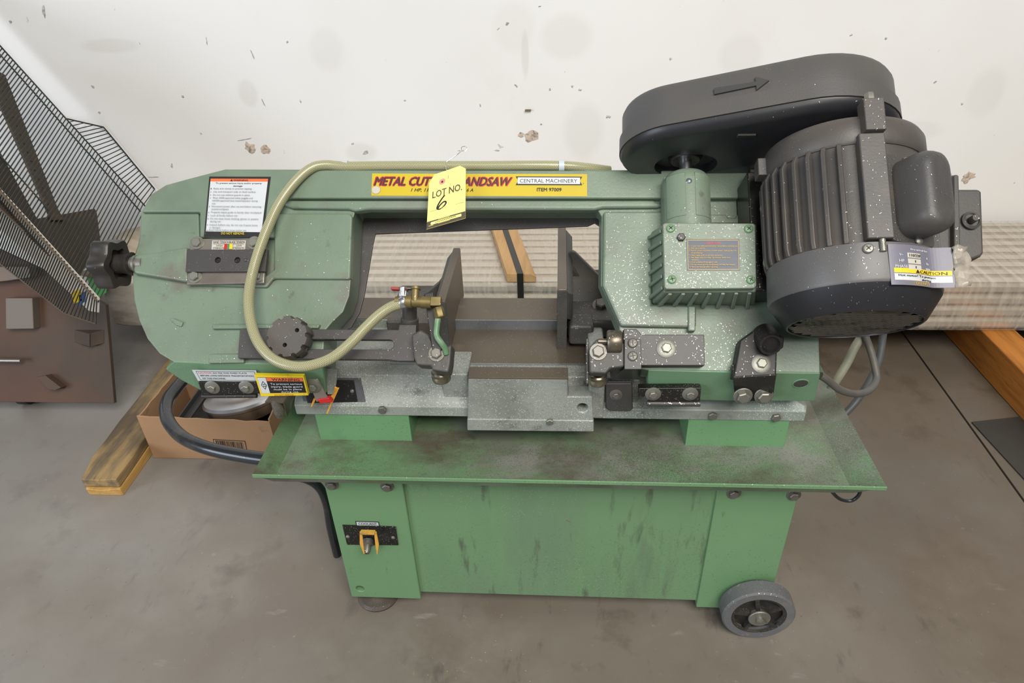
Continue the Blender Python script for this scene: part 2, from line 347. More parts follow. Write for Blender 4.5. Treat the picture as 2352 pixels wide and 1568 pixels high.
# a printed label: quad TL,TR,BR,BL in space, items in (u across, v down) of the quad
def decal(name, parent, quad, items, base=WHITE, label=None, thick=.0004, outline=None, curve=None):
    Q = [np.array(q, float) for q in quad]; nrm = np.cross(Q[1]-Q[0], Q[0]-Q[3]); nrm /= np.linalg.norm(nrm)
    if nrm@(CAM-Q[0]) < 0: nrm = -nrm
    def P(u, v, k=0):
        p = Q[0]*(1-u)*(1-v)+Q[1]*u*(1-v)+Q[2]*u*v+Q[3]*(1-u)*v
        return p+nrm*(thick+k*.00012+(curve(u, v) if curve else 0))
    bm = nb(); mats = [base]
    def mi(m):
        if m not in mats: mats.append(m)
        return mats.index(m)
    ol = outline or [(0, 0), (1, 0), (1, 1), (0, 1)]
    if curve:
        n = 14; gv = [[bm.verts.new(P(i/n, j/n)) for i in range(n+1)] for j in range(n+1)]
        for j in range(n):
            for i in range(n): bm.faces.new((gv[j][i], gv[j][i+1], gv[j+1][i+1], gv[j+1][i]))
    else: prism(bm, [P(u, v) for u, v in ol], -nrm*thick)
    k = 0
    for it in items:
        k += 1
        if it[0] == 'rect':
            _, u0, v0, u1, v1, m = it
            n = 10 if curve else 1
            for i in range(n):
                ua, ub = u0+(u1-u0)*i/n, u0+(u1-u0)*(i+1)/n
                bm.faces.new([bm.verts.new(P(u, v, k)) for u, v in ((ua, v0), (ub, v0), (ub, v1), (ua, v1))]).material_index = mi(m)
        elif it[0] == 'poly':
            bm.faces.new([bm.verts.new(P(u, v, k)) for u, v in it[1]]).material_index = mi(it[2])
        elif it[0] == 'frame':
            _, u0, v0, u1, v1, tu, tv, m = it
            for a in ((u0, v0, u1, v0+tv), (u0, v1-tv, u1, v1), (u0, v0, u0+tu, v1), (u1-tu, v0, u1, v1)):
                bm.faces.new([bm.verts.new(P(u, v, k)) for u, v in ((a[0], a[1]), (a[2], a[1]), (a[2], a[3]), (a[0], a[3]))]).material_index = mi(m)
        elif it[0] == 'text':       # ('text', s, u0, u1, vtop, vbase, mat, shear, bold): cap height spans vtop..vbase
            _, s, u0, u1, vt, vb, m = it[:7]; sh = it[7] if len(it) > 7 else 0; bo = it[8] if len(it) > 8 else 0
            V, Fc = text_geo(s, sh, 0)
            if not len(V): continue
            x0, x1 = V[:, 0].min(), V[:, 0].max(); cap = .73
            lr = np.linalg.norm(Q[3]-Q[0])/np.linalg.norm(Q[1]-Q[0])
            for (ou, ov) in (((0, 0),) if not bo else [(math.cos(a), math.sin(a)) for a in np.arange(5)*2*math.pi/5]):
                ou *= bo*1.6*(vb-vt)*lr; ov *= bo*1.6*(vb-vt)
                vs = [bm.verts.new(P(u0+(x-x0)/(x1-x0)*(u1-u0)+ou, vb-(y/cap)*(vb-vt)+ov, k+ou*3)) for x, y in V]
                for f in Fc:
                    try: bm.faces.new([vs[i] for i in f]).material_index = mi(m)
                    except ValueError: pass
        elif it[0] == 'line':       # polyline with a width (in v units of the quad's height)
            _, pts, wd_, m = it
            pts = spline([(a, b, 0) for a, b in pts], 8)
            lu = np.linalg.norm(Q[1]-Q[0]); lv = np.linalg.norm(Q[3]-Q[0])
            q = [np.array([p[0]*lu, p[1]*lv]) for p in pts]; prev = None
            for i in range(len(q)):
                d = q[min(i+1, len(q)-1)]-q[max(i-1, 0)]; d /= (np.linalg.norm(d)+1e-9); nn = np.array([-d[1], d[0]])*wd_*lv/2
                pr = [bm.verts.new(P(c[0]/lu, c[1]/lv, k)) for c in (q[i]+nn, q[i]-nn)]
                if prev: bm.faces.new((prev[0], pr[0], pr[1], prev[1])).material_index = mi(m)
                prev = pr
    me = bpy.data.meshes.new(name); bm.to_mesh(me); bm.free()
    for m in mats: me.materials.append(m)
    o = bpy.data.objects.new(name, me); COL.objects.link(o)
    if parent: attach(o, parent)
    if label: o['label'] = label
    return o
def qa(px, h=0.): return [A(x, y, h) for x, y in px]
def qy(px, Y): return [YP(x, y, Y) for x, y in px]
# ------------------------------------------------------------------ setting: wall, floor
WY = 2.09
def wall_material():
    m = mat('painted_wall', 'e4e3e1', .45, 0,
        [(1.2, 3, .45, .75, 'dcd9d5', .7, None), (2.6, 5, .58, .8, 'dcd5cd', .6, None), (18, 4, .735, .76, 'b5b5ae', .8, (1, 1, .6)), (44, 3, .75, .765, 'a5a8a4', .8, (1, 1, .55))],
        (), (30, .05))
    nt = m.node_tree; N = nt.nodes; K = nt.links; b = N['Principled BSDF']
    cur = b.inputs['Base Color'].links[0].from_socket
    geo = N.new('ShaderNodeNewGeometry')
    # soft round smudges and drum-edge scuffs rubbed on the paint, at fixed places of the wall
    for (px, py, rx, rz, ring, st) in ((1300, 85, .075, .06, 0, .35), (1340, 300, .06, .085, 0, .4), (750, 115, .05, .06, 0, .3), (1180, 60, .06, .07, 0, .25), (570, 215, .03, .04, 0, .5),
                                   (2265, 215, .05, .07, 0, .3), (830, 350, .05, .03, 0, .5), (255, 105, .09, .02, 0, .45), (1206, 125, .011, .065, 1, .55), (1700, 130, .06, .06, 0, .3), (2100, 300, .08, .03, 0, .3)):
        p = YP(px, py, WY)
        s = N.new('ShaderNodeVectorMath'); s.operation = 'SUBTRACT'; K.new(geo.outputs['Position'], s.inputs[0]); s.inputs[1].default_value = p
        d = N.new('ShaderNodeVectorMath'); d.operation = 'DIVIDE'; K.new(s.outputs[0], d.inputs[0]); d.inputs[1].default_value = (rx, 5, rz)
        l = N.new('ShaderNodeVectorMath'); l.operation = 'LENGTH'; K.new(d.outputs[0], l.inputs[0])
        mr = N.new('ShaderNodeMapRange'); mr.inputs[1].default_value = 1.15; mr.inputs[2].default_value = .75; mr.inputs[4].default_value = st*.42; K.new(l.outputs['Value'], mr.inputs[0])
        mx = N.new('ShaderNodeMix'); mx.data_type = 'RGBA'; K.new(mr.outputs[0], mx.inputs[0]); K.new(cur, mx.inputs[6]); mx.inputs[7].default_value = lin('b3aea4'); cur = mx.outputs[2]
    K.new(cur, b.inputs['Base Color'])
    return m
WALL = wall_material()
bm = nb(); bxx(bm, -6, 6, WY, WY+.15, -.05, 4.2); wall = finish('wall_back', bm, WALL, smooth=False, kind='structure')
CHIP = mat('exposed_plaster', 'c0ad9d', .9, 0, [(90, 4, .5, .62, '7a746c', .9, None), (40, 3, .5, .7, 'd8cdbf', .7, None)], (), (120, .8))
CHIPD = mat('dark_scrape', 'a2a5a0', .8, 0, [(160, 4, .45, .6, 'd8d6d2', .9, None), (60, 3, .5, .65, '7d817c', .8, None)])
def chip(px, py, rx, rz, n=13, m=CHIP, name='chipped_patch', rot=0.):
    p = YP(px, py, WY); bm = nb(); q = []
    for i in range(n):
        a = 2*math.pi*i/n; k = random.uniform(.6, 1.15)
        x, z = rx*math.cos(a)*k, rz*math.sin(a)*k
        q.append(p+np.array([x*math.cos(rot)-z*math.sin(rot), 0, x*math.sin(rot)+z*math.cos(rot)]))
    c = p+np.array([0, -.003, 0])
    cv = bm.verts.new(c); vs = [bm.verts.new(x+np.array([0, -random.uniform(.0005, .003), 0])) for x in q]; ws = [bm.verts.new(x+np.array([0, .004, 0])) for x in q]
    for i in range(n):
        bm.faces.new((cv, vs[i], vs[(i+1) % n])); bm.faces.new((vs[i], ws[i], ws[(i+1) % n], vs[(i+1) % n]))
    finish(name, bm, m, wall, smooth=False)
for a in ((574, 338, .019, .017), (608, 341, .017, .016), (1220, 312, .022, .018), (1197, 310, .009, .009), (2228, 402, .02, .012), (2219, 412, .012, .012)): chip(*a)
for a in ((1165, 54, .006, .005, .4), (1145, 65, .005, .002, .5), (1185, 196, .007, .003, -.8), (1103, 242, .002, .009, .2), (101, 25, .005, .022, -.25), (24, 50, .007, .006, 0), (214, 199, .005, .007, .5),
          (228, 257, .005, .006, .3), (420, 222, .004, .005, 0), (660, 96, .004, .004, 0), (462, 306, .004, .004, .3), (395, 380, .004, .01, -.3), (1243, 285, .003, .003, 0), (1263, 205, .004, .005, 0),
          (1314, 198, .004, .004, 0), (1332, 206, .006, .004, 0), (1395, 268, .005, .006, 0), (1240, 14, .006, .001, 0), (930, 230, .004, .003, 0), (810, 330, .006, .003, .4), (690, 232, .002, .008, .3),
          (1955, 80, .004, .004, 0), (2035, 88, .004, .004, 0), (2148, 188, .006, .003, .2), (1540, 135, .004, .005, 0), (2210, 238, .004, .004, 0), (1400, 268, .004, .005, 0), (352, 406, .02, .0015, 0), (560, 320, .03, .0012, .15),
          (475, 95, .001, .014, -.1), (580, 125, .0015, .018, .2), (605, 235, .0015, .016, .3), (1142, 345, .01, .004, -.3), (2180, 400, .008, .002, .2), (1060, 345, .014, .002, .1), (840, 350, .012, .006, .2), (1000, 395, .01, .003, 0)):
    chip(a[0], a[1], a[2]*.85, a[3]*.85, 9, CHIPD, 'paint_scrape', a[4])
p = YP(1213, 252, WY); bm = nb(); cyl(bm, p+np.array([-.009, -.006, 0]), p+np.array([.009, -.006, 0]), .003, seg=10); cyl(bm, p+np.array([0, .003, 0]), p+np.array([0, -.007, 0]), .002, seg=8)
finish('wall_anchor', bm, mat('rusty_anchor', '6b6140', .6), wall)
FLOORM = mat('stained_concrete', '716a60', .5, 0,
    [(1.4, 4, .42, .68, '5c5041', .85, None), (3.5, 6, .48, .72, '807a70', .8, None), (7, 5, .56, .72, '483f33', .75, None), (2.1, 4, .52, .75, '727171', .6, None),
     (22, 5, .62, .74, '3a352f', .6, (1, .35, 1)), (11, 6, .66, .74, '2f2d2a', .6, (1.6, .3, 1)), (60, 3, .68, .75, '8d877c', .5, None), (13, 5, .66, .74, '98948d', .55, (.4, 1.4, 1))],
    [(70, .07, 'b4aca0', .8, 4, .5, .65), (38, .06, '3e3a34', .7, 5, .5, .65)], (26, .25))
# concrete blended paler and greyer towards the left, browner towards the right
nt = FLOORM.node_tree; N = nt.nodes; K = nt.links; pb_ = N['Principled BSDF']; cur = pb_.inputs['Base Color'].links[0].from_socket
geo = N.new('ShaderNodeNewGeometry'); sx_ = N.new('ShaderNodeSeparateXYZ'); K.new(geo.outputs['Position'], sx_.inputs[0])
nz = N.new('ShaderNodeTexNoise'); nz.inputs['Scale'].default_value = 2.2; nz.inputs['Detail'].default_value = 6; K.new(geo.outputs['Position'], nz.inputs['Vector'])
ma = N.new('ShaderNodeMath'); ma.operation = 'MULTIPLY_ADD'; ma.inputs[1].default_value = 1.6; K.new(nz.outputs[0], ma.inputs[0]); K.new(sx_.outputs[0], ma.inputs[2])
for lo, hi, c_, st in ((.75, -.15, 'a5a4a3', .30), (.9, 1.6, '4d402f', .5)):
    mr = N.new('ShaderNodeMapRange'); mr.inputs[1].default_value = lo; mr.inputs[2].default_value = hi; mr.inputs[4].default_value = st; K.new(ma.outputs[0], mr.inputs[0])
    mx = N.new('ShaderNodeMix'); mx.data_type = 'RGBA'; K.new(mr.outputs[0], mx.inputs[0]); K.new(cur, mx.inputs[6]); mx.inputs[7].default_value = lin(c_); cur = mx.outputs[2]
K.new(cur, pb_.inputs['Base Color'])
g0, g1 = ZP(2110, 815, 0), ZP(2352, 1150, 0); gd = (g1-g0)/np.linalg.norm(g1-g0); gn = np.array([gd[1], -gd[0], 0])
def gpt(y, s): t = (y-g0[1])/gd[1]; q = g0+gd*t+gn*s; return np.array([q[0], y, 0])
bm = nb()
for (xs, sd) in ((-7, -1), (7, 1)):
    sg = sd*(1 if gn[0] > 0 else -1)
    q = [np.array([xs, -3.5, 0]), gpt(-3.5, sg*.0028), gpt(WY+.1, sg*.0028), np.array([xs, WY+.1, 0])]
    prism(bm, q, (0, 0, -.08))
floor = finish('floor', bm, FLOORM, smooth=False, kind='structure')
bm = nb(); prism(bm, [gpt(-3.5, -.004)-ZV*.006, gpt(-3.5, .004)-ZV*.006, gpt(WY, .004)-ZV*.006, gpt(WY, -.004)-ZV*.006], (0, 0, -.03))
finish('joint_filler', bm, mat('joint_dirt', '2a251f', .9), floor, smooth=False)

# ------------------------------------------------------------------ the band saw (one thing)
SAW = thing('bandsaw', 'green horizontal metal-cutting bandsaw with black motor on a wheeled cabinet stand', 'bandsaw', (0, .95, 0))
# --- cabinet stand
CY, CB, CT = .805, .030, .371
xL0, xL1, xR0, xR1 = -.3825, -.2505, .2575, .385
bm = nb(); bxx(bm, xL1-.004, xR0+.004, CY+.006, 1.12, CB+.012, CT); cab = finish('cabinet', bm, G_stand, SAW, bevel=.0015)
bm = nb(); bxx(bm, xL0, xL1, CY, 1.12, CB, CT); lp = finish('end_panel', bm, G_clean, SAW, bevel=.002)
h = YP(827, 1352, CY); c = nb(); cyl(c, h-YV*.02, h+YV*.05, .0075, seg=24); cut(lp, c)
bm = nb(); cyl(bm, h+YV*.012, h+YV*.014, .0074, seg=24); finish('hole_dark_disc', bm, INK, lp)  # black disc standing in for the unlit inside of the panel
bm = nb(); bxx(bm, xR0, xR1, CY, 1.12, CB, CT); rp = finish('end_panel', bm, G_clean, SAW, bevel=.002)
for px, py in ((762, 1112), (889, 1116)): by(lp, px, py, CY, .0078, 'hex', ZINC_D)
for px, py in ((1685, 1132), (1823, 1136)): by(rp, px, py, CY, .0078, 'hex', ZINC_D)
# feet and wheels
def footpad(x, y):
    bm = nb(); lathe(bm, (x, y, 0), ZV, [(.038, 0), (.040, .006), (.036, .012), (.016, .016), (.010, .018), (.010, .034)], 28)
    finish('foot_pad', bm, mat('dark_rubber_foot', '4a443d', .5, 0, [(30, 4, .5, .75, '665c50', .8, None)]), SAW)
footpad(-.340, .832); footpad(-.340, 1.08)
def wheel(y0, sgn):
    c = YP(1747, 1417, .766); c = np.array([c[0]-.003, y0, .0625]); d = YV*sgn
    bm = nb(); lathe(bm, c, d, [(.047, 0), (.0595, .0), (.0625, .003), (.0625, .027), (.059, .031), (.047, .031), (.047, 0)], 48, cap=False)
    w = finish('wheel', bm, RUBB, SAW, bevel=0, label='grey rubber tyre on a black spoked hub')
    bm = nb()
    lathe(bm, c, d, [(.041, .003), (.0475, .001), (.0475, .030), (.041, .028)], 40, cap=False)
    lathe(bm, c+d*.012, d, [(.045, 0), (.045, .006)], 40)
    lathe(bm, c, d, [(.012, 0), (.016, .004), (.016, .027), (.012, .03)], 24)
    for k in range(5):
        a = R(30+72*k); v = XV*math.cos(a)+ZV*math.sin(a); t = np.cross(d, v)
        box(bm, c+v*.028+d*.010, (.016, .0035, .008), (v, t, d))
    finish('hub', bm, RUBB_D, w)
    bm = nb(); lathe(bm, c-d*.002, -d, [(.019, 0), (.019, .002), (.018, .003)], 28); lathe(bm, c-d*.003, -d, [(.007, 0), (.0065, .006), (.003, .008)], 16)
    finish('axle_washer', bm, ZINC, w)
    if sgn > 0:
        bm = nb(); tube(bm, spline([c-d*.008+XV*-.004+ZV*.003, c-d*.009+XV*.006-ZV*.003, c-d*.006+XV*.014-ZV*.009], 5), .0011, 8); finish('cotter_pin', bm, ZINC, w)
wheel(.766, 1); wheel(1.125, 1)
bm = nb(); cyl(bm, (SAW.location.x+.3555, .78, .0625), (.3555, 1.15, .0625), .006, seg=14); finish('axle', bm, ZINC_D, SAW)
# coolant tap
tp = py_('coolant_plate', [(786, 1206), (909, 1210), (915, 1252), (797, 1251)], CY-.002, .002, BLK_P, SAW, .0005)
for px, py in ((799, 1232), (903, 1234)): by(tp, px, py, CY-.002, .0036, 'rivet', ZINC)
decal('coolant_label', SAW, qy([(816, 1196), (870, 1198), (872, 1207), (818, 1206)], CY-.0004),
      [('rect', .04, .12, .97, .95, GREYLBL), ('text', 'COOLANT', .12, .9, .24, .82, INK, 0, .012)], INK)
c = YP(846, 1240, CY); bm = nb(); lathe(bm, c, np.array([.05, -1, -.35]), [(.010, 0), (.010, .008), (.007, .010), (.0062, .020), (.0045, .024)], 20); finish('tap_stem', bm, ZINC_D, tp)
bm = nb(); o = YP(845, 1222, CY-.018); box(bm, o, (.0125, .004, .0022)); 
for sx in (-1, 1):
    q = o+XV*sx*.0125
    a0 = q; a1 = q+np.array([sx*.001, -.005, -.024]); a2 = q+np.array([sx*-.001, -.008, -.046])
    prism(bm, [a0-XV*.002, a0+XV*.002, a1+XV*.0032, a2+XV*.001, a2-XV*.001, a1-XV*.0032], (0, .003, 0))
finish('tap_handle', bm, YEL_R, tp, bevel=.0006, label='chipped yellow fork handle')
# --- chip tray
TZ, TF = .398, .3745
tb = [np.array(p) for p in ((-.463, .745, TZ), (.476, .745, TZ), (.480, 1.125, TZ), (-.463, 1.125, TZ))]
ti = [np.array(p) for p in ((-.440, .757, TF), (.438, .757, TF), (.444, 1.108, TF), (-.440, 1.108, TF))]
bm = nb()
th = np.array([0, 0, -.0022])
vo = [bm.verts.new(p) for p in tb]; vi = [bm.verts.new(p) for p in ti]; wo = [bm.verts.new(p+th) for p in tb]; wi = [bm.verts.new(p+th) for p in ti]
bm.faces.new(vi); bm.faces.new(wi)
for i in range(4):
    j = (i+1) % 4
    bm.faces.new((vo[i], vo[j], vi[j], vi[i])); bm.faces.new((wo[i], wo[j], wi[j], wi[i])); bm.faces.new((vo[i], vo[j], wo[j], wo[i]))
tray = finish('chip_tray', bm, G_tray, SAW, smooth=False)
bm = nb(); bxx(bm, -.4635, .4765, .7432, .7456, TZ-.006, TZ+.0006); finish('rim_edge', bm, G_clean, tray, bevel=.0008)
# mounting feet of the bed
FY = .855
for a in ([(720, 951), (941, 953), (943, 1006), (737, 1001)], [(1583, 962), (1811, 966), (1798, 1023), (1577, 1018)]):
    bm = nb(); top = [YP(*a[0], FY), YP(*a[1], FY)]; x0 = YP(*a[3], FY)[0]-.002; x1 = YP(*a[2], FY)[0]+.002
    bxx(bm, x0, x1, FY, 1.07, TF-.001, .441); finish('mounting_foot', bm, G_foot, SAW, bevel=.001)
# lifting handle, and the second black bar beside the cabinet
bm = nb()
hp = [ZP(*p, .345) for p in ((640, 1058), (560, 1047), (480, 1030), (418, 1003), (385, 963), (383, 925), (402, 895), (438, 855), (500, 800))]
tube(bm, spline(hp, 8), .0118, 16); finish('lifting_handle', bm, TUBE, SAW, label='bent black tube handle')
bm = nb(); hb = [YP(*p, .90) for p in ((650, 1090), (702, 1099), (734, 1120), (751, 1158), (760, 1212), (775, 1274))]
tube(bm, spline(hb, 8), .0085, 12); finish('support_bar', bm, TUBE, SAW)
# --- bed and vise
BZ, BZ2 = .500, .5185
bm = nb()
prof = [(.853, .4285), (.853, .4475), (.861, .453), (.878, .492), (.900, BZ), (1.0065, BZ), (1.0065, BZ2), (1.084, BZ2), (1.084, .43)]
x0, x1 = -.424, .386
loft(bm, [[np.array([x0+(0 if z < .46 else .012), y, z]) for y, z in prof], [np.array([x1-(0 if z < .46 else .07), y, z]) for y, z in prof]])
bed = finish('bed', bm, IRON, SAW, bevel=.002)
bm = nb(); bxx(bm, -.27, .05, .9015, 1.0055, BZ-.004, BZ+.0006); finish('table_top', bm, STEEL_BR, bed, bevel=.0004)
bm = nb(); bxx(bm, -.40, .05, 1.008, 1.083, BZ2-.004, BZ2+.0006); finish('rear_rail', bm, STEEL_BR, bed, bevel=.0004)
bm = nb(); bxx(bm, -.27, .05, 1.0045, 1.0068, BZ, BZ2); finish('rail_face', bm, EDGE, bed)
bm = nb(); bxx(bm, -.27, .05, .8985, .9012, BZ-.018, BZ+.0004); finish('table_edge', bm, EDGE, bed)
bm = nb(); bxx(bm, -.180, -.138, .864, .930, .44, .505); finish('bed_lug', bm, IRON, bed, bevel=.003)
bm = nb(); bxx(bm, .05, .075, .85, .96, .43, .535); bxx(bm, .066, .13, .862, .98, .43, .50); finish('bed_rib', bm, IRON, bed, bevel=.004)
for px, py in ((879, 939), (1636, 953), (1782, 957)): by(bed, px, py, .853, .0072, 'bare', ZINC_D)
# switch recess on the apron
def apron(px, py, off=0.):
    n = np.array([0, -.039, .017]); n /= np.linalg.norm(n)          # slope between (.861,.453) and (.878,.492)
    return onp(px, py, n, np.array([0, .861, .453])+n*off)
AP = np.array([0, -.039, .017])/np.linalg.norm([0, -.039, .017])
def pap(name, px, h0, h1, m, parent, bevel=.001, label=None):
    bm = nb(); prism(bm, [apron(x, y, h1) for x, y in px], -AP*(h1-h0)); return finish(name, bm, m, parent, label, bevel)
sr = pap('switch_frame', [(684, 868), (828, 868), (842, 934), (700, 938)], -.004, .0015, mat('worn_dark_bezel', '55555a', .5, 0, [(20, 4, .45, .7, '3d3e42', .8, None)]), SAW, .001)
pap('switch_plate', [(694, 873), (812, 873), (821, 923), (706, 926)], 0, .003, BLK_P, sr, .0006)
bolt(sr, apron(809, 898, .003), AP, .0034, 'rivet', ZINC_D)
# vise
VY = .835
vp = py_('vise_front_plate', [(1075, 866), (1305, 868), (1305, 911), (1361, 911), (1364, 992), (1073, 989)], VY, .03, IRON, SAW, .003, 'grey cast front plate')
c = nb(); q = YP(1338, 937, VY); cyl(c, q-YV*.02, q+YV*.06, .0078, seg=24); cut(vp, c)
bm = nb(); prism(bm, [YP(1073, 962, VY-.002), YP(1364, 966, VY-.002), YP(1364, 992, VY-.002), YP(1073, 989, VY-.002)], (0, .01, 0)); finish('bottom_lip', bm, IRON, vp, bevel=.002)
bm = nb(); a0, a1 = YP(1075, 866, VY), YP(1305, 868, VY); prism(bm, [a0, a1, a1+np.array([0, .026, .0015]), a0+np.array([0, .026, .0015])], (0, 0, -.003)); finish('top_strip', bm, STEEL_BR, vp, bevel=.0005)
by(vp, 1263, 967, VY-.002, .0058, 'bare', ZINC)
# jaws: slabs running front to back
def jaw(name, x, t, y0, y1, z1, fx):
    bm = nb(); bxx(bm, x-t/2, x+t/2, y0, y1, BZ, z1); j = finish(name, bm, STEEL_BR, SAW, bevel=.002)
    bm = nb(); bxx(bm, x-t/2-.0006, x+t/2+.0006, y0-.001, y0+.0025, BZ, z1-.002); finish('jaw_end_face', bm, IRON_D, j, bevel=.001)
    # web behind the jaw
    bm = nb(); s = fx
    prism(bm, [np.array([x+s*t/2, y0+.12, BZ2]), np.array([x+s*(t/2+.075), y0+.12, BZ2]), np.array([x+s*(t/2+.02), y0+.12, z1-.035]), np.array([x+s*t/2, y0+.12, z1-.01])], (0, .014, 0)); finish('web', bm, IRON_D, j, bevel=.002)
    bm = nb(); prism(bm, [np.array([x+s*t/2, y0, z1-.005]), np.array([x+s*(t/2+.010), y0+.02, z1-.02]), np.array([x+s*(t/2+.012), y1, z1-.02]), np.array([x+s*t/2, y1, z1-.005])], (0, 0, -.05)); finish('back_rib', bm, IRON_D, j, bevel=.002)
    bm = nb(); bxx(bm, min(x+s*t/2, x+s*(t/2+.10)), max(x+s*t/2, x+s*(t/2+.10)), y0+.045, y1-.02, BZ2 if y0 > 1 else BZ, BZ2+.016); finish('jaw_base', bm, IRON_D, j, bevel=.004)
    return j
j1 = jaw('vise_jaw', -.1815, .013, .928, 1.125, .600, -1)
j2 = jaw('vise_jaw', .0085, .015, .945, 1.19, .612, 1)
bm = nb(); prism(bm, [np.array([.016, 1.02, .535]), np.array([.11, 1.02, .535]), np.array([.075, 1.06, .575]), np.array([.03, 1.10, .605]), np.array([.016, 1.10, .60])], (0, .05, -.02)); finish('jaw_gusset', bm, IRON_D, j2, bevel=.005)
bm = nb(); bxx(bm, .018, .10, .96, 1.03, .51, .545); bxx(bm, .02, .06, .94, .985, .51, .548); finish('jaw_clamp_block', bm, IRON_D, j2, bevel=.006)
bolt(j2, np.array([.075, 1.01, .545]), (0, -.3, 1), .011, 'hex', ZINC_D)
# --- saw arm
bm = nb()
face = [(517, 388), (1722, 390), (1728, 470), (1740, 560), (1762, 640), (1800, 690), (1879, 705), (1885, 857), (1488, 850), (1426, 838), (1422, 748), (1400, 700), (1380, 655), (1381, 498),
        (1368, 474), (840, 472), (818, 480), (811, 500), (806, 641), (802, 680), (788, 716), (763, 740), (745, 760), (741, 836), (478, 834), (398, 831), (366, 812), (338, 778), (319, 735), (308, 690), (304, 640), (308, 585), (321, 547), (323, 490), (346, 446), (381, 424), (428, 411)]
F0 = [A(x, y, 0) for x, y in face]
back = []
bk = {18: None}
for i, (x, y) in enumerate(face):
    if i in (14, 15): bp = A(x+(3 if i == 14 else -3), 502, -.06)                 # underside of the beam
    elif i == 13: bp = A(1376, 506, -.06)
    elif i in (16, 17): bp = A(834, 508, -.06)
    elif i == 18: bp = A(827, 650, -.06)
    elif i == 19: bp = A(822, 692, -.06)
    elif i == 20: bp = A(810, 725, -.06)
    elif i == 21: bp = A(786, 752, -.06)
    elif i == 12: bp = A(1374, 660, -.06)
    elif i == 11: bp = A(1394, 712, -.06)
    elif i == 10: bp = A(1414, 762, -.06)
    else: bp = F0[i]-AN*.062
    back.append(bp)
loft(bm, [F0, back])
arm = finish('saw_arm', bm, G_arm, SAW, bevel=.004, label='hammered green cast arm')
# lower flange, standing nearly upright under the fold of the face
FLY = .824
def flange(name, top, bot, parent=arm, m=G_flange, depth=.03):
    bm = nb(); f = [A(x, y, .0005) for x, y in top]+[YP(x, y, FLY) for x, y in bot]
    loft(bm, [f, [p+np.array([0, depth, .004]) for p in f]]); return finish(name, bm, m, parent, bevel=.002)
flange('front_flange', [(398, 831), (478, 834), (741, 836)], [(750, 903), (600, 905), (470, 902), (417, 874), (380, 848)])
flange('front_flange', [(1488, 850), (1605, 853), (1785, 856), (1885, 857)], [(1872, 921), (1740, 921), (1612, 920), (1487, 890)], depth=.05)
bm = nb(); a = A(1885, 857, 0); prism(bm, [A(1790, 700, 0), A(1879, 705, 0), A(1885, 857, 0), YP(1872, 921, FLY), YP(1800, 921, FLY)], (0, .07, .02)); fb = finish('end_block', bm, G_flange, arm, bevel=.003)
e1, e2, e3 = A(1785, 856, .0005), A(1885, 857, .0005), YP(1872, 921, FLY); en = np.cross(e2-e1, e3-e1); en /= np.linalg.norm(en); en = en if en[1] < 0 else -en
q = onp(1839, 880, en, e1); bm = nb(); lathe(bm, q-en*.004, en, [(.0118, 0), (.0118, .0046), (.0102, .0052), (.0096, .0046), (.0096, .0)], 28, cap=False); finish('hole_rim', bm, G_flange, arm)
bm = nb(); lathe(bm, q-en*.002, en, [(.0100, 0), (.0100, .0028)], 28); finish('hole_bore', bm, IRON_D, arm)
# stepped casting levels
pa('upper_land', [(517, 388.5), (1722, 390.5), (1722, 452), (1700, 455), (668, 455), (640, 462), (628, 485), (628, 545), (458, 545), (458, 487), (324, 487), (347, 446), (382, 424), (429, 411)], -.01, .011, G_arm, arm, .003)
pa('beam_ridge', [(660, 458), (1500, 458), (1528, 470), (1510, 476), (1385, 477), (1366, 481), (848, 480), (815, 484), (800, 480), (672, 478), (648, 470)], -.01, .0075, G_arm, arm, .005)
pa('side_land', [(324, 489), (456, 489), (458, 560), (430, 575), (306, 592), (309, 585), (321, 547)], -.01, .004, G_arm, arm, .002)
pa('knob_boss', [(303, 587), (430, 566), (432, 648), (306, 627)], -.03, .012, G_arm, arm, .004)
pa('side_land', [(648, 489), (802, 489), (809, 496), (804, 641), (628, 640), (612, 660), (432, 655), (432, 640), (600, 640), (628, 618), (630, 490)], -.01, .0055, G_arm, arm, .003)
pa('guide_rib', [(487, 744), (735, 744), (730, 754), (487, 755)], -.01, .007, G_arm, arm, .002)
pa('guide_rib', [(480, 812), (560, 812), (560, 833), (478, 834)], -.01, .006, G_arm, arm, .002)
pa('right_land', [(1386, 484), (1530, 484), (1534, 520), (1500, 540), (1498, 698), (1600, 700), (1600, 752), (1426, 749), (1404, 700), (1384, 655)], -.01, .008, G_arm, arm, .004)
pa('land_step', [(1581, 702), (1598, 702), (1598, 760), (1581, 760)], 0, .012, G_arm, arm, .002)
pa('land_step', [(1622, 492), (1668, 492), (1672, 500), (1690, 500), (1694, 492), (1724, 492), (1724, 512), (1622, 512)], 0, .006, G_arm, arm, .002)
pa('casting_tab', [(388, 731), (396, 730), (420, 740), (416, 750), (404, 746)], -.002, .003, G_arm, arm, .001)
# rear blade guard seen through the window
bm = nb()
oi = [(829, 500), (1381, 500), (1378, 520), (1366, 512), (1350, 519), (862, 537), (857, 560), (847, 620), (836, 681), (826, 718), (806, 752), (780, 765), (770, 740), (800, 715), (822, 650), (828, 560)]
prism(bm, [A(x, y, -.061) for x, y in oi], -AN*.004); finish('blade_guard', bm, STEEL_D, arm, bevel=.0008, label='dark steel blade guard plate')
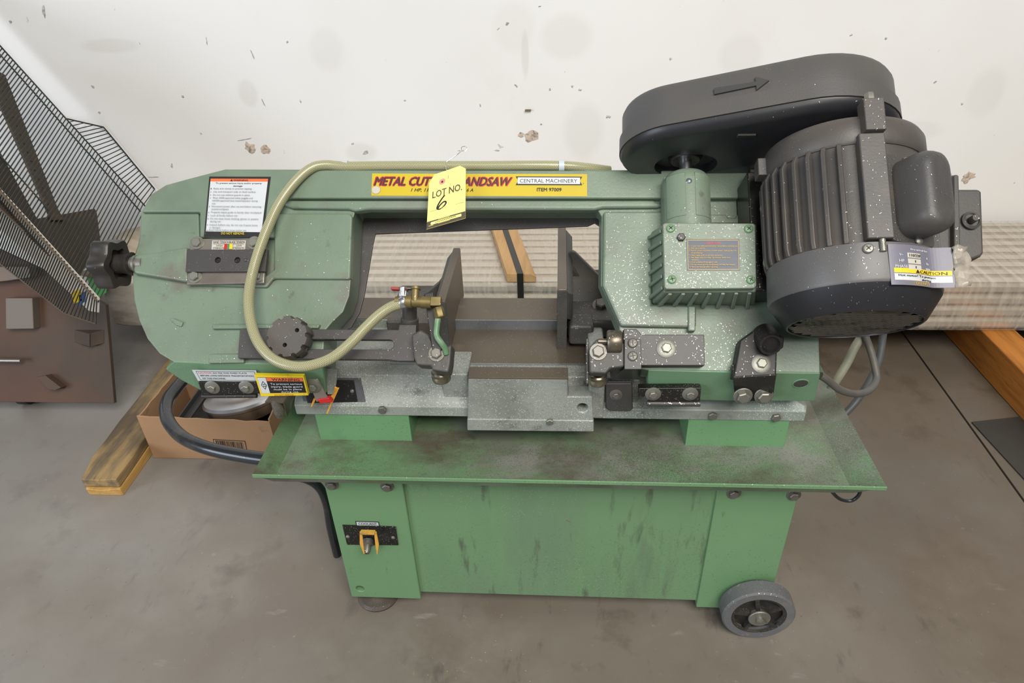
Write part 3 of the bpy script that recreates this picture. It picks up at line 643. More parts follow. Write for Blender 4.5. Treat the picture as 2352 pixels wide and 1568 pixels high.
# --- tension slide
ts = pa('tension_bracket', [(438, 548), (612, 546), (606, 650), (428, 653)], .009, .0145, STEEL_S, arm, .0012)
for px, py in ((453, 558), (584, 558), (448, 635), (590, 634)): ba(ts, px, py, .0145, .0072, 'hex', ZINC)
sl = pa('tension_slide', [(429, 573), (614, 572), (609, 623), (426, 624)], .014, .021, STEEL_D, arm, .001)
c = nb()
for px in (500, 545): q = A(px, 597, .021); cyl(c, q-AN*.012, q+AN*.01, .0046, seg=20)
cut(sl, c)
for px in (500, 545): bm = nb(); q = A(px, 597, .0152); lathe(bm, q, AN, [(.0044, 0), (.0044, .0012)], 20); finish('hole_dark_disc', bm, INK, sl)  # black discs darken the bottoms of the cut holes
ba(sl, 564, 597, .021, .0028, 'rivet', STEEL_D)
decal('tension_scale', ts, qa([(488, 552), (565, 552), (563, 573), (486, 573)], .0146), [
    ('rect', .03, .02, .99, .99, MLAB_W), ('text', 'BAND TENSION', .04, .5, .06, .32, INK, 0, .01), ('text', 'BLADE TENSION', .52, .97, .06, .32, INK, 0, .01), ('rect', .04, .38, .96, .42, INK),
    ('text', 'HIGH', .14, .33, .5, .68, INK), ('text', 'STRENGTH', .05, .37, .76, .94, INK), ('text', 'LOW', .74, .9, .5, .68, INK), ('text', 'STRENGTH', .64, .97, .76, .94, INK),
    ('rect', .38, .42, .47, .98, RED), ('rect', .48, .42, .54, .98, GREENINK), ('rect', .54, .42, .63, .98, YEL_W)], GREYLBL)
# tension knob: six-lobed, axis along the arm
kx = np.array([*A(258, 606, .004)]); d = AX
bm = nb(); lo = []
nn = 72; a_, b_, _ = AN, AW, None
def star(t, k=1.): 
    out = []
    for i in range(nn):
        s = 2*math.pi*i/nn; r = .0405*k*(1-.19*abs(math.sin(3*s+.35))**1.6) ; out.append(kx+d*t+(AW*math.cos(s)+AN*math.sin(s))*r)
    return out
loft(bm, [star(-.016, .93), star(-.013, 1), star(.009, 1.0), star(.012, .95), star(.012, .62), star(.004, .58), star(.004, .40)])
kn = finish('tension_knob', bm, BLK_K, SAW, label='black six-lobed plastic knob')
bm = nb(); lathe(bm, kx, d, [(.016, .0), (.0145, .018), (.0165, .028), (.018, .032)], 24); finish('knob_hub', bm, BLK_K, kn)
bm = nb(); lathe(bm, kx, d, [(.011, .03), (.011, .036), (.013, .036), (.013, .04), (.0105, .04), (.0105, .05)], 20); finish('thrust_washer', bm, ZINC, kn)
# --- labels on the arm
decal('warning_label', arm, qa([(481, 405.5), (622, 406), (604.5, 545.5), (468.5, 543.5)], .0112), [
    ('rect', .027, .036, .963, .085, ORANGE), ('rect', .027, .085, .963, .915, WHITE_S),
    ('poly', [(.35, .08), (.395, .08), (.372, .042)], INK), ('text', 'WARNING', .40, .64, .048, .078, INK, 0, .02),
    ('text', 'To prevent serious injury and/or property', .12, .87, .10, .125, INK, 0, .012), ('text', 'damage', .41, .56, .147, .172, INK, 0, .012),
    *[('text', str(i+1), .045, .06 if i < 9 else .075, v, v+.026, INK_G) for i, v in enumerate((.195, .248, .302, .352, .494, .592, .645, .698, .80, .893))],
    *[('text', s, .10, .10+.0178*len(s), v, v+.027, INK_G) for s, v in (('Raise arm slowly to prevent tipping', .195), ('Use and transport only on level surface', .248), ('Do not use without guards in place', .302),
        ('Wear ANSI-approved safety goggles and', .352), ('NIOSH-approved dust mask/respirator during', .398), ('use', .444), ('Disconnect power after use and before removing', .494), ('jammed workpiece', .54),
        ('Properly adjust guide to barely clear workpiece', .592), ('Lock all knobs before use', .645), ('Do not wear loose clothing, gloves or jewelry', .698), ('during use', .744), ('Inspect before use; do not use if parts loose', .80), ('or damaged', .846), ('Read manual before setup and/or use', .893-.006))],
    ('text', 'DO NOT REMOVE.', .31, .70, .935, .972, YELLOW, 0, .02), ('text', 'P2', .02, .055, .955, .972, INK_G)], INK, 'white warning list with orange header and black border')
decal('name_banner', arm, qa([(855, 398.5), (1348.5, 400), (1348.5, 451), (853, 449.5)], .0112), [
    ('text', 'METAL CUTTING BANDSAW', .0095, .657, .135, .545, REDINK, .35, .055), ('text', 'METAL CUTTING BANDSAW', .0125, .654, .15, .535, MAROON, .35, .028),
    ('text', '1 HP, 110', .186, .283, .66, .81, INK, .3, .015), ('text', '6 A', .447, .477, .66, .81, INK, .3, .015),
    ('poly', [(.673, .12), (.978, .125), (.966, .31), (.978, .505), (.673, .51), (.685, .31)], INK), ('poly', [(.682, .165), (.968, .17), (.968, .46), (.682, .455)], WHITE),
    ('text', 'CENTRAL MACHINERY', .692, .955, .225, .405, INK), ('text', 'ITEM 97009', .771, .883, .63, .785, INK, 0, .018),
    ('poly', [(.022+.02*math.cos(a), .76+.17*math.sin(a)) for a in np.arange(24)*math.pi/12], MLAB_W),
    ('text', 'R', .9815, .986, .40, .46, INK_G)], YELLOW, 'yellow banner with red and black lettering')
decal('fixing_label', arm, [YP(x, y, FLY-.0205) for x, y in ((441, 849), (588, 850), (597, 876), (455, 874))], [
    ('frame', .05, .1, .97, .93, .006, .035, INK), ('text', 'CAUTION:', .075, .29, .19, .31, REDINK, 0, .015), ('text', 'DO FIX THIS FIXED PLATE', .31, .84, .19, .31, INK, 0, .012),
    ('text', 'BEFORE LONG DISTANCE TRANSPORTATION', .09, .93, .42, .55, INK, 0, .012), ('text', 'OF THIS MACHINE.', .1, .47, .67, .80, INK, 0, .012)], GREYLBL, 'silver caution sticker')
# --- gearbox
gb = nb(); GH = .080
b0 = [A(*p, 0) for p in ((1493, 533), (1734, 512), (1734, 702), (1496, 699))]; b1 = [A(*p, GH-.012) for p in ((1520, 516), (1737, 514), (1737, 670), (1524, 672))]
loft(gb, [b0, b1]); gear = finish('gearbox', gb, G_arm, SAW, bevel=.003)
gc = pa('gearbox_cover', [(1522, 515), (1527, 511), (1731, 512), (1735, 516), (1738, 656), (1733, 662), (1531, 664), (1526, 659)], GH-.011, GH, G_arm, SAW, .002)
for px, py, m in ((1540, 525, 0), (1719, 526, 0), (1543, 642, 0), (1724, 643, 0)): ba(gc, px, py, GH, .0058, 'cross', G_clean, name='screw')
ba(gc, 1564, 546, GH, .0058, 'bare', BLK_K, name='plug')
for k in range(7):                                                   # slanted ribs along the underside
    t = (k+.35)/7; p0 = b1[3]*(1-t)+b1[2]*t; p1 = b0[3]*(1-t)+b0[2]*t
    bm = nb(); dn = p1-p0; e = -AW*.0055
    prism(bm, [p0, p0+e*.6+AN*.0, p1+e*1.1, p1], AX*.0055); finish('cooling_rib', bm, G_arm, gear, bevel=.0015)
for k in range(6):                                                   # and along the left side
    t = (k+.4)/6; p0 = b1[0]*(1-t)+b1[3]*t; p1 = b0[0]*(1-t)+b0[3]*t
    bm = nb(); e = -AX*.0055; prism(bm, [p0, p0+e*.6, p1+e*1.1, p1], -AW*.0055); finish('cooling_rib', bm, G_arm, gear, bevel=.0015)
decal('warning_label', gc, qa([(1576, 549), (1698, 549), (1700, 621), (1578, 621)], GH+.0002), [
    ('frame', .02, .03, .985, .975, .008, .014, GOLD), ('text', 'WARNING', .36, .64, .095, .165, RED, 0, .02),
    *[('text', s, u, min(u+.0136*len(s), .96), v, v+.043, GOLD, 0, .012) for s, u, v in (('1. For your own safety read instruction manual before operating saw.', .045, .20), ('2. Wear eye protection.', .045, .275), ('3. Maintain proper adjustment of blade tension, blade guides, and', .045, .35),
        ('thrust bearings.', .085, .425), ('4. Adjust upper guide to just clear workpiece.', .045, .50), ('5. Keep fingers away from blade. Use extreme caution when', .045, .575), ('necessary.', .085, .65), ('6. Hold workpiece firmly against table.', .045, .725),
        ('7. Do not remove jammed cut-off pieces until blade has stopped.', .045, .80), ('8. Mount saw securely before operating.', .045, .875))]], NAVY, 'navy warning label with gold text')
# worm housing: an upright barrel above the gearbox
cx = AL(1576, 450, .035)[0]; w1 = AL(1576, 388, .06)[1]; w0 = AL(1576, 512, .06)[1]; WH = .038
bm = nb(); lathe(bm, L(cx, w0-.03, WH), AW, [(.0325, 0), (.0325, w1-w0+.014), (.031, w1-w0+.024), (.026, w1-w0+.03)], 40)
box(bm, L(cx, (w0+w1)/2, WH/2), (.0315, (w1-w0)/2, WH/2), (AX, AW, AN))
wh = finish('worm_housing', bm, G_arm, SAW, bevel=.002)
for s in (-1, 1):
    bm = nb(); a0, a1 = (R(28), R(80)) if s > 0 else (R(104), R(155)); q = []
    lo = [[L(cx+r*math.cos(a), w, WH+r*math.sin(a)) for a in np.linspace(a0, a1, 9)] for r, w in ((.0335, w0+.008), (.0335, w1-.01))]
    q = lo[0]+lo[1][::-1]; vs = [[bm.verts.new(p) for p in r] for r in lo]
    vi = [[bm.verts.new(L(cx+.031*math.cos(a), w, WH+.031*math.sin(a))) for a in np.linspace(a0, a1, 9)] for w in (w0+.006, w1-.008)]
    for i in range(8):
        bm.faces.new((vs[0][i], vs[0][i+1], vs[1][i+1], vs[1][i])); bm.faces.new((vs[0][i], vs[0][i+1], vi[0][i+1], vi[0][i])); bm.faces.new((vs[1][i], vs[1][i+1], vi[1][i+1], vi[1][i]))
    for i in (0, 8): bm.faces.new((vs[0][i], vs[1][i], vi[1][i], vi[0][i]))
    finish('housing_pad', bm, G_arm, wh)
q = A(1583, 415, WH+.0325); bolt(wh, q-AN*.002, AN, .0048, 'rivet', EDGE, name='set_screw')
bm = nb(); lathe(bm, L(cx, w1, WH), AW, [(.009, 0), (.009, .05)], 18); finish('input_shaft', bm, CHROME, SAW)
bm = nb(); lathe(bm, L(cx, w1+.022, WH), AW, [(.020, 0), (.024, .006), (.024, .02), (.03, .022), (.03, .04)], 32); finish('drive_pulley', bm, BLK_K, SAW)
# --- belt cover
def stadium(XL, hL, rL, XR, hR, rR, k=26):
    dx, dh = XR-XL, hR-hL; ln = math.hypot(dx, dh); a = math.atan2(dh, dx); b = math.acos((rL-rR)/ln)
    P = [(XL+rL*math.cos(s), hL+rL*math.sin(s)) for s in np.linspace(a+b, a+2*math.pi-b, k)]
    return P+[(XR+rR*math.cos(s), hR+rR*math.sin(s)) for s in np.linspace(a-b, a+b, k)]
SP = (.1715, .0515, .0837, .3401, .0819, .1114); PW0, PW1 = .3003, .3661
def ring(w, off, sp=SP): return [L(x, w, h) for x, h in stadium(sp[0], sp[1], sp[2]+off, sp[3], sp[4], sp[5]+off)]
bm = nb(); loft(bm, [ring(PW0+.002, .0), ring(PW0+.0235, -.0005), ring(PW0+.0245, -.0045), ring(PW1-.008, -.005), ring(PW1-.002, -.008), ring(PW1, -.014)])
pc = finish('belt_cover', bm, BLK, SAW, label='black oblong belt cover')
bm = nb(); loft(bm, [ring(PW0-.012, -.016), ring(PW0-.010, -.009), ring(PW0-.004, -.003), ring(PW0+.001, -.0015), ring(PW0+.003, -.004)]); bp_ = finish('belt_cover_back', bm, BLACK_SHD, pc)  # underside shade is put into the darker black
c = nb(); q = L(cx, PW0, WH)
def slot(bm, c0, du, dv, ru, lu, w0_, w1_):
    pts = [(lu*(1 if math.cos(s) > 0 else -1)+ru*math.cos(s), ru*math.sin(s)) for s in np.arange(32)*2*math.pi/32+.05]
    lo = [[c0+du*a+dv*b+np.cross(du, dv)*w for a, b in pts] for w in (w0_, w1_)]; loft(bm, lo)
slot(c, q, AX, AN, .034, .010, -.03, .03); cut(bp_, c)
q0 = L(.245, PW0-.0125, .125); bm = nb(); box(bm, q0, (.012, .0035, .002), (AX, AN, AW)); finish('latch_slot', bm, BLK_K, pc, bevel=.001)
# raised arrow on the cover wall: lies on the flat front flank
dx, dh = SP[3]-SP[0], SP[4]-SP[1]; ln = math.hypot(dx, dh); aa = math.atan2(dh, dx); bb = math.acos((SP[2]-SP[5])/ln)
fn = AX*math.cos(aa+bb)+AN*math.sin(aa+bb); ft = np.cross(AW, fn); ft = ft if ft@AX > 0 else -ft
fp = L(SP[0]+(SP[2]-.004)*math.cos(aa+bb), 0, SP[1]+(SP[2]-.004)*math.sin(aa+bb))
def FPt(px, py, k=.0): return onp(px, py, fn, fp+fn*k)
bm = nb(); prism(bm, [FPt(*p, .0026) for p in ((1640, 202), (1736, 187), (1734, 176), (1766, 184), (1738, 206), (1737, 196), (1641, 216))], -fn*.009)
finish('arrow_mark', bm, mat('arrow_black', '393837', .5), pc, smooth=False)
# --- motor
MX, MH, MR = .3665, .112, .0965
def MC(w): return L(MX, w, MH)
fr = (AX, AN, AW)
bm = nb(); lathe(bm, MC(0), AW, [(.088, .095), (.092, .100), (.092, .236)], 64, ax=fr); mo = finish('motor', bm, BLK_M, SAW, label='black finned motor')
bm = nb(); lathe(bm, MC(0), AW, [(MR-.003, .234), (MR, .238), (MR, .262), (MR-.003, .268), (MR-.02, .274), (.05, .292)], 64, ax=fr); finish('end_bell', bm, BLK_M, mo)
wc1, wc0 = .113, .066
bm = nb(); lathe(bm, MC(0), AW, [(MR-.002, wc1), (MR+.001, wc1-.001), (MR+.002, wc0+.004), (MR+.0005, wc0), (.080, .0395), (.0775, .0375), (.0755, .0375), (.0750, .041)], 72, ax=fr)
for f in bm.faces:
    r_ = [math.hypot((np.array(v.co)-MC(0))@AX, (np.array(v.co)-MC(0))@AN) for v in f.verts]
    if min(r_) < .0965: f.material_index = 1  # chamfer and inner ring take the shade-darkened black
fc = finish('fan_cover', bm, [mat('fan_cover_paint', '525254', .42, 0, [(6, 4, .42, .75, '585652', .9, None), (24, 4, .6, .78, '5d5347', .5, None)], [(150, .08, 'c8c8c4', .8, 7, .54, .68)], (400, .05)), BLACK_SHD], mo, angle=25)
# grille: a plate with square openings (open lattice of bars)
bm = nb(); GRD = .058; st = .0094
def gsq(x, y, r): return [MC(.0385)+AX*(x+sx*r)+AN*(y+sy*r) for sx, sy in ((-1, -1), (1, -1), (1, 1), (-1, 1))]
n = 7
for i in range(-n, n+1):
    for j in range(-n, n+1):
        x, y = i*st+(.5*st if j % 2 else 0), j*st
        if math.hypot(x, y) > GRD+.012: continue
        o4 = [MC(.0385)+AX*(x+sx*st/2)+AN*(y+sy*st/2) for sx, sy in ((-1, -1), (1, -1), (1, 1), (-1, 1))]
        ov = [bm.verts.new(p) for p in o4]
        if math.hypot(x, y) > GRD: bm.faces.new(ov); continue
        iv = [bm.verts.new(p) for p in gsq(x, y, .0024)]; dv = [bm.verts.new(p+AW*.003) for p in gsq(x, y, .0024)]
        for a in range(4):
            b = (a+1) % 4
            bm.faces.new((ov[a], ov[b], iv[b], iv[a])); bm.faces.new((iv[a], iv[b], dv[b], dv[a]))
gr = finish('fan_grille', bm, mat('dusty_grille', '5a534a', .6, 0, [(30, 4, .48, .62, '2a2724', .9, None)], [(240, .16, 'd0d0cc', .9, 12, .45, .6)]), fc, smooth=False)
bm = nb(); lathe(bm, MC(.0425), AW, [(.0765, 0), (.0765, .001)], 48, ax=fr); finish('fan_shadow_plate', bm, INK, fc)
for k in range(35):
    da = 115+10.3*k; a = R(da); da %= 360
    if 30 < da < 112: continue
    v = AX*math.cos(a)+AN*math.sin(a); t = np.cross(AW, v); r1 = .1005
    bm = nb(); prism(bm, [MC(.112)+v*.088, MC(.112)+v*(r1-.002), MC(.122)+v*r1, MC(.226)+v*r1, MC(.240)+v*.093, MC(.240)+v*.088], t*.0056); o = finish('cooling_fin', bm, BLK_M, mo, bevel=.0014)
# broad pad with through bolts, and the bolting lugs
def mframe(deg): a = R(deg); v = AX*math.cos(a)+AN*math.sin(a); return v, np.cross(AW, v)
v, t = mframe(93.5); bm = nb(); box(bm, MC(.178)+v*.0955, (.008, .0145, .064), (v, t, AW)); finish('motor_pad', bm, BLK_M, mo, bevel=.002)
v, t = mframe(92); bm = nb(); box(bm, MC(.262)+v*.100, (.010, .0115, .020), (v, t, AW)); finish('bolt_lug', bm, BLK_M, mo, bevel=.0015)
bm = nb(); cyl(bm, MC(.100)+v*.0985, MC(.292)+v*.0985, .0036, seg=12); lathe(bm, MC(.284)+v*.0985, AW, [(.0058, 0), (.0058, .008), (.0048, .0095)], 6); finish('through_bolt', bm, ZINC, mo)
v, t = mframe(183); bm = nb(); box(bm, MC(.248)+v*.097, (.009, .011, .012), (v, t, AW)); finish('bolt_lug', bm, BLK_M, mo, bevel=.0015)
v, t = mframe(101); q = MC(.104)+v*(MR+.0015); bolt(mo, q, v, .0058, 'cross', ZINC, name='screw')
for dg, w in ((192, .20), (192, .125)):
    v, t = mframe(dg); bolt(mo, MC(w)+v*.097, v, .006, 'rivet', ZINC, name='screw')
# capacitor cover and its foot plate
def capsule(px, h0, h1, name, m, parent, bev): return pa(name, px, h0, h1, m, parent, bev, seg=5)
v, t = mframe(66); bm = nb(); loops = []
def rrect(hx, hy, r, n=6):
    out = []
    for cx_, cy_, a0 in ((hx-r, hy-r, 0), (-hx+r, hy-r, 90), (-hx+r, -hy+r, 180), (hx-r, -hy+r, 270)):
        out += [(cx_+r*math.cos(R(a0+90*i/n)), cy_+r*math.sin(R(a0+90*i/n))) for i in range(n+1)]
    return out
cw = (AL(2110, 352, .19)[1]+AL(2110, 552, .19)[1])/2-.008; chh = (AL(2110, 352, .19)[1]-AL(2110, 552, .19)[1])/2-.007
for d_, k in ((.085, 1), (.113, 1), (.121, .965), (.127, .89), (.131, .77), (.1335, .6), (.1345, .35)):
    loops.append([MC(cw)+v*d_+t*a*k+AW*b*(1-(1-k)*.35) for a, b in rrect(.0245, chh, .019)])
loft(bm, loops); cap = finish('capacitor_cover', bm, BLK_M, mo, label='rounded black capacitor cover')
bm = nb(); prism(bm, [MC(cw)+v*.087+t*a+AW*b for a, b in rrect(.033, chh+.006, .006)], v*.006); finish('capacitor_flange', bm, BLK_M, mo, bevel=.0012)
bolt(mo, MC(cw-chh-.002)+v*.094+t*.006, v, .005, 'rivet', ZINC, name='screw'); bolt(mo, MC(cw+chh+.002)+v*.094+t*-.002, v, .004, 'rivet', ZINC_D, name='screw')
# terminal box on the far side of the motor
jb = pa('terminal_box', [(2150, 433), (2250, 433), (2256, 440), (2261, 580), (2255, 588), (2200, 606), (2150, 602)], .0, .085, BLK_M, mo, .004, 'square black terminal box')
pa('box_seam_flange', [(2190, 404), (2193, 400), (2200, 400), (2203, 404), (2208, 604), (2192, 604)], .02, .094, BLK_M, jb, .002)
bm = nb(); q = A(2188, 415, .075); lathe(bm, q, AX, [(.006, -.012), (.007, -.006), (.007, 0)], 14); finish('box_screw', bm, BLK_K, jb)
bm = nb(); lathe(bm, A(2228, 508, .085), AN, [(.012, 0), (.012, .004), (.0085, .006), (.0085, .004)], 24); lathe(bm, A(2228, 508, .088), AN, [(.0048, 0), (.0048, .012), (.004, .013)], 14); finish('cable_stud', bm, BLK_M, jb)
# mounting bracket between arm and motor
mb = pa('motor_bracket', [(1722, 385), (1752, 385), (1768, 420), (1772, 668), (1748, 668), (1738, 640), (1732, 450), (1720, 448)], -.02, .05, BLK_P, SAW, .002, 'black motor mounting bracket')
pa('bracket_rail', [(1746, 430), (1757, 430), (1763, 632), (1752, 632)], .05, .066, BLK_P, mb, .002)
bm = nb(); box(bm, L(MX-.085, .18, .035), (.02, .085, .03), (AX, AW, AN)); finish('motor_foot', bm, BLK_P, mb, bevel=.002)
pa('hinge_block', [(1722, 386), (1748, 386), (1748, 412), (1722, 412)], .045, .06, BLK_P, mb, .002)
# motor rating label, wrapped on the fan cover and peeling at its right edge
def ml(u, v_):
    a = R(89-42*u); w = .1085-.047*v_+.001*u
    r = MR+.0022+(0.016*(max(u-.72, 0)/.28)**1.5)
    return MC(w)+(AX*math.cos(a)+AN*math.sin(a))*r
def mlabel():
    bm = nb(); mats = [MLAB, MLAB_W, YEL_W, WHITE_S, INK, GOLD, WHITE]
    N_, M_ = 26, 12
    g = [[bm.verts.new(ml(i/N_, j/M_)) for i in range(N_+1)] for j in range(M_+1)]
    for j in range(M_):
        for i in range(N_): bm.faces.new((g[j][i], g[j][i+1], g[j+1][i+1], g[j+1][i]))
    def nrm(u, v_):
        a = R(89-42*u); return AX*math.cos(a)+AN*math.sin(a)
    def rect(u0, v0, u1, v1, mi, k=1):
        n = 8
        for i in range(n):
            ua, ub = u0+(u1-u0)*i/n, u0+(u1-u0)*(i+1)/n
            bm.faces.new([bm.verts.new(ml(u, v_)+nrm(u, v_)*.0002*k) for u, v_ in ((ua, v0), (ub, v0), (ub, v1), (ua, v1))]).material_index = mi
    def txt(s, u0, u1, vt, vb, mi):
        V, Fc = text_geo(s, 0, 0); x0, x1 = V[:, 0].min(), V[:, 0].max()
        vs = []
        for x, y in V:
            u, v_ = u0+(x-x0)/(x1-x0)*(u1-u0), vb-(y/.73)*(vb-vt); vs.append(bm.verts.new(ml(u, v_)+nrm(u, v_)*.0011))
        for f in Fc:
            try: bm.faces.new([vs[i] for i in f]).material_index = mi
            except ValueError: pass
    for k in range(3): rect(.30, .20+.145*k, .54, .32+.145*k, 1)
    rect(.06, .585, .98, .70, 2); rect(.06, .72, .98, .88, 3)
    txt('Pre-wired for', .36, .70, .09, .14, 6); txt('V~', .16, .22, .22, .29, 6); txt('HP', .15, .23, .37, .44, 6); txt('PHASE', .08, .28, .51, .58, 6)
    txt('110/220', .33, .53, .225, .295, 4); txt('1', .424, .436, .375, .435, 4); txt('1', .424, .436, .52, .58, 4); txt('A', .66, .69, .26, .32, 6); txt('Hz', .65, .70, .40, .46, 6); txt('RPM', .63, .72, .54, .60, 6)
    txt('CAUTION', .50, .93, .61, .69, 4); bm.faces.new([bm.verts.new(ml(u, v_)+nrm(u, v_)*.0011) for u, v_ in ((.42, .69), (.49, .69), (.455, .605))]).material_index = 4
    txt('Hot motor! To prevent', .12, .80, .735, .79, 4); txt('during', .52, .72, .82, .87, 4); txt('DO NOT', .40, .68, .91, .965, 5)
    me = bpy.data.meshes.new('rating_label'); bm.to_mesh(me); bm.free()
    for m in mats: me.materials.append(m)
    o = bpy.data.objects.new('rating_label', me); COL.objects.link(o); attach(o, mo); o['label'] = 'peeling grey rating label with yellow caution band'
    s = o.modifiers.new('solid', 'SOLIDIFY'); s.thickness = .0003; s.offset = -1
mlabel()
bm = nb(); P_ = [[ml(1, v_)+(AX*.9+AN*.35)*k*.0055+AW*math.sin(v_*9+k*2)*.0022 for k in range(4)] for v_ in np.linspace(0, 1, 9)]
P_ = [[p+AN*.004*math.sin(i*1.7+j) for j, p in enumerate(r)] for i, r in enumerate(P_)]
g = [[bm.verts.new(p) for p in r] for r in P_]
for i in range(8):
    for j in range(3): bm.faces.new((g[i][j], g[i][j+1], g[i+1][j+1], g[i+1][j])).material_index = 0
o = finish('loose_label_film', bm, mat('crumpled_clear_film', 'b9b0a2', .1, 0, [(60, 4, .45, .7, '857d72', .8, None)], alpha=.6), mo)
o.modifiers.new('s', 'SOLIDIFY').thickness = .0003
# --- guide bar with knob
gbz = [(551, 754), (915, 757), (917, 745), (956, 745), (952, 829), (915, 829), (895, 826), (546, 822)]
gbar = pa('guide_bar', gbz, .004, .016, STEEL_D, SAW, .001, 'dark slotted blade guide bar')
c = nb(); q0, q1 = A(700, 790, .016), A(893, 791, .016); mid = (q0+q1)/2; slot(c, mid, AX, AW, .0072, (q1-q0)[0]/2, -.05, .05); cut(gbar, c)
kc = A(685, 786, .0); bm = nb(); NL = 10
def lobe(h, k=1.):
    out = []
    for i in range(120):
        s = 2*math.pi*i/120; ph = (s*NL/(2*math.pi)) % 1
        r = .0305*k*(1 if ph > .26 else .90); out.append(kc+AN*h+(AX*math.cos(s)+AW*math.sin(s))*r)
    return out
loft(bm, [lobe(.018, .9), lobe(.022), lobe(.040), lobe(.044, .95), lobe(.044, .70)], cap=True)
lk = finish('guide_lock_knob', bm, DUSTY, SAW, angle=30, label='round scalloped black knob')
c = nb()
for px, py in ((682, 758), (654, 792), (696, 797)): q = A(px, py, .044); cyl(c, q-AN*.02, q+AN*.02, .0032, seg=14)
cut(lk, c)
# left guide casting
gl = pa('blade_guide', [(944, 768), (966, 756), (984, 768), (1002, 800), (1038, 790), (1034, 836), (1030, 856), (992, 850), (990, 840), (956, 838), (950, 820)], .006, .040, IRON_D, SAW, .003, 'black cast blade guide bracket')
q0, q1 = A(984, 672, .052), A(1004, 806, .045)
bm = nb(); dd = (q1-q0)/np.linalg.norm(q1-q0); sd = np.cross(dd, AN); prism(bm, [q0-sd*.0065, q0+sd*.0065, q1+sd*.0065, q1-sd*.0065], -AN*.014); finish('guide_post', bm, MATTE, gl, bevel=.0015)
bolt(gl, A(1003, 812, .040), AN, .008, 'hex', ZINC_D)
def roller(px, py, Y, parent):
    c = YP(px, py, Y); bm = nb(); lathe(bm, c-ZV*.010, ZV, [(.008, 0), (.0135, .001), (.0142, .003), (.0142, .008), (.0132, .0095), (.0132, .0105), (.0142, .012), (.0142, .015), (.0125, .017), (.006, .017), (.006, .028)], 32)
    finish('guide_roller', bm, mat('bearing_steel_'+str(px), '8d8674', .3, .8, [(60, 3, .5, .7, '5c5648', .7, None)]), parent)
roller(1013, 860, .815, gl)
# coolant valve
va = np.array([*A(984, 695, .062)])
vx = -AX*.96+AW*.05; vx /= np.linalg.norm(vx)
bm = nb(); lathe(bm, va+AX*.004, vx, [(.0085, 0), (.0085, .014), (.0075, .014), (.0075, .026), (.009, .027), (.009, .036), (.006, .037), (.006, .050)], 20)
lathe(bm, va+vx*.018+AN*.003, AW, [(.0055, 0), (.0055, .016), (.007, .017), (.007, .02), (.004, .021)], 16); cv = finish('coolant_valve', bm, BRASS, SAW, label='small brass ball valve')
bm = nb(); q = va+vx*.020+AW*.018; box(bm, q+vx*.002, (.009, .004, .0008), (vx, AN, AW)); finish('lever_plate', bm, ZINC, cv, bevel=.0005)
bm = nb(); box(bm, q+vx*.021-AW*.001, (.012, .005, .0022), (vx, AN, AW)); finish('valve_lever', bm, RED_D, cv, bevel=.002, label='red lever grip')
bm = nb(); q = A(1000, 694, .060); box(bm, q, (.0085, .0065, .0065), (AX, AW, AN)); lathe(bm, A(1006, 706, .060), A(1011, 728, .060)-A(1006, 706, .060), [(.007, 0), (.0078, .004), (.0078, .014), (.006, .016)], 6); finish('elbow_fitting', bm, BRASS, cv, bevel=.001)
bm = nb(); tube(bm, spline([A(1008, 720, .06), A(1004, 745, .058), (A(1003, 770, .056)), A(1014, 788, .052), A(1022, 800, .046), A(1025, 812, .041)], 6), .0042, 12); finish('coolant_tube', bm, mat('green_plastic_tube', '5b7f5c', .4, 0, [(40, 3, .5, .7, '8c9c84', .7, None)]), cv)
bm = nb(); lathe(bm, A(941, 745, .0), A(941, 700, .02)-A(941, 745, .0), [(.013, -.01), (.013, .010), (.0105, .012), (.0105, .034), (.009, .036)], 24); finish('adjuster_post', bm, IRON_D, gl)
# coolant hose
hz = [A(1340, 386, .004), A(1290, 381, .005), A(1100, 381, .006), A(900, 381, .006), A(795, 382, .008), A(745, 379, .012), A(712, 388, .016), A(676, 420, .020), A(640, 470, .024), A(612, 530, .028), A(590, 590, .032), A(575, 650, .036), A(571, 700, .042), A(580, 755, .048), A(600, 797, .052), A(632, 827, .055), A(676, 841, .057), A(718, 838, .058), A(765, 820, .060), A(808, 785, .060), A(840, 752, .060), A(872, 722, .060), A(902, 703, .060), A(935, 694, .061)]
hz[0] = A(1400, 392, -.02)
bm = nb(); tube(bm, spline(hz, 9), .0074, 16, uvname='tube'); ho = finish('coolant_hose', bm, HOSE, SAW, label='clear braided hose tinted yellow')
for px, py in ((794, 382), (1290, 381)):
    bm = nb(); lathe(bm, A(px, py, .0065)-AX*.004, AX, [(.0085, 0), (.0085, .008)], 20); finish('hose_tie', bm, CLIP, ho)
bm = nb(); q = A(927, 694, .061); dd = A(940, 692, .061)-A(912, 698, .061); lathe(bm, q-dd/np.linalg.norm(dd)*.005, dd, [(.0088, 0), (.0092, .001), (.0092, .009), (.0088, .01)], 22); box(bm, q+AW*.010+AN*.003, (.005, .004, .007), (AX, AW, AN)); lathe(bm, q+AW*.007+AN*.006, AW+AN*.2, [(.005, 0), (.005, .012), (.004, .013)], 14); finish('hose_clamp', bm, CHROME, ho, bevel=.0006)
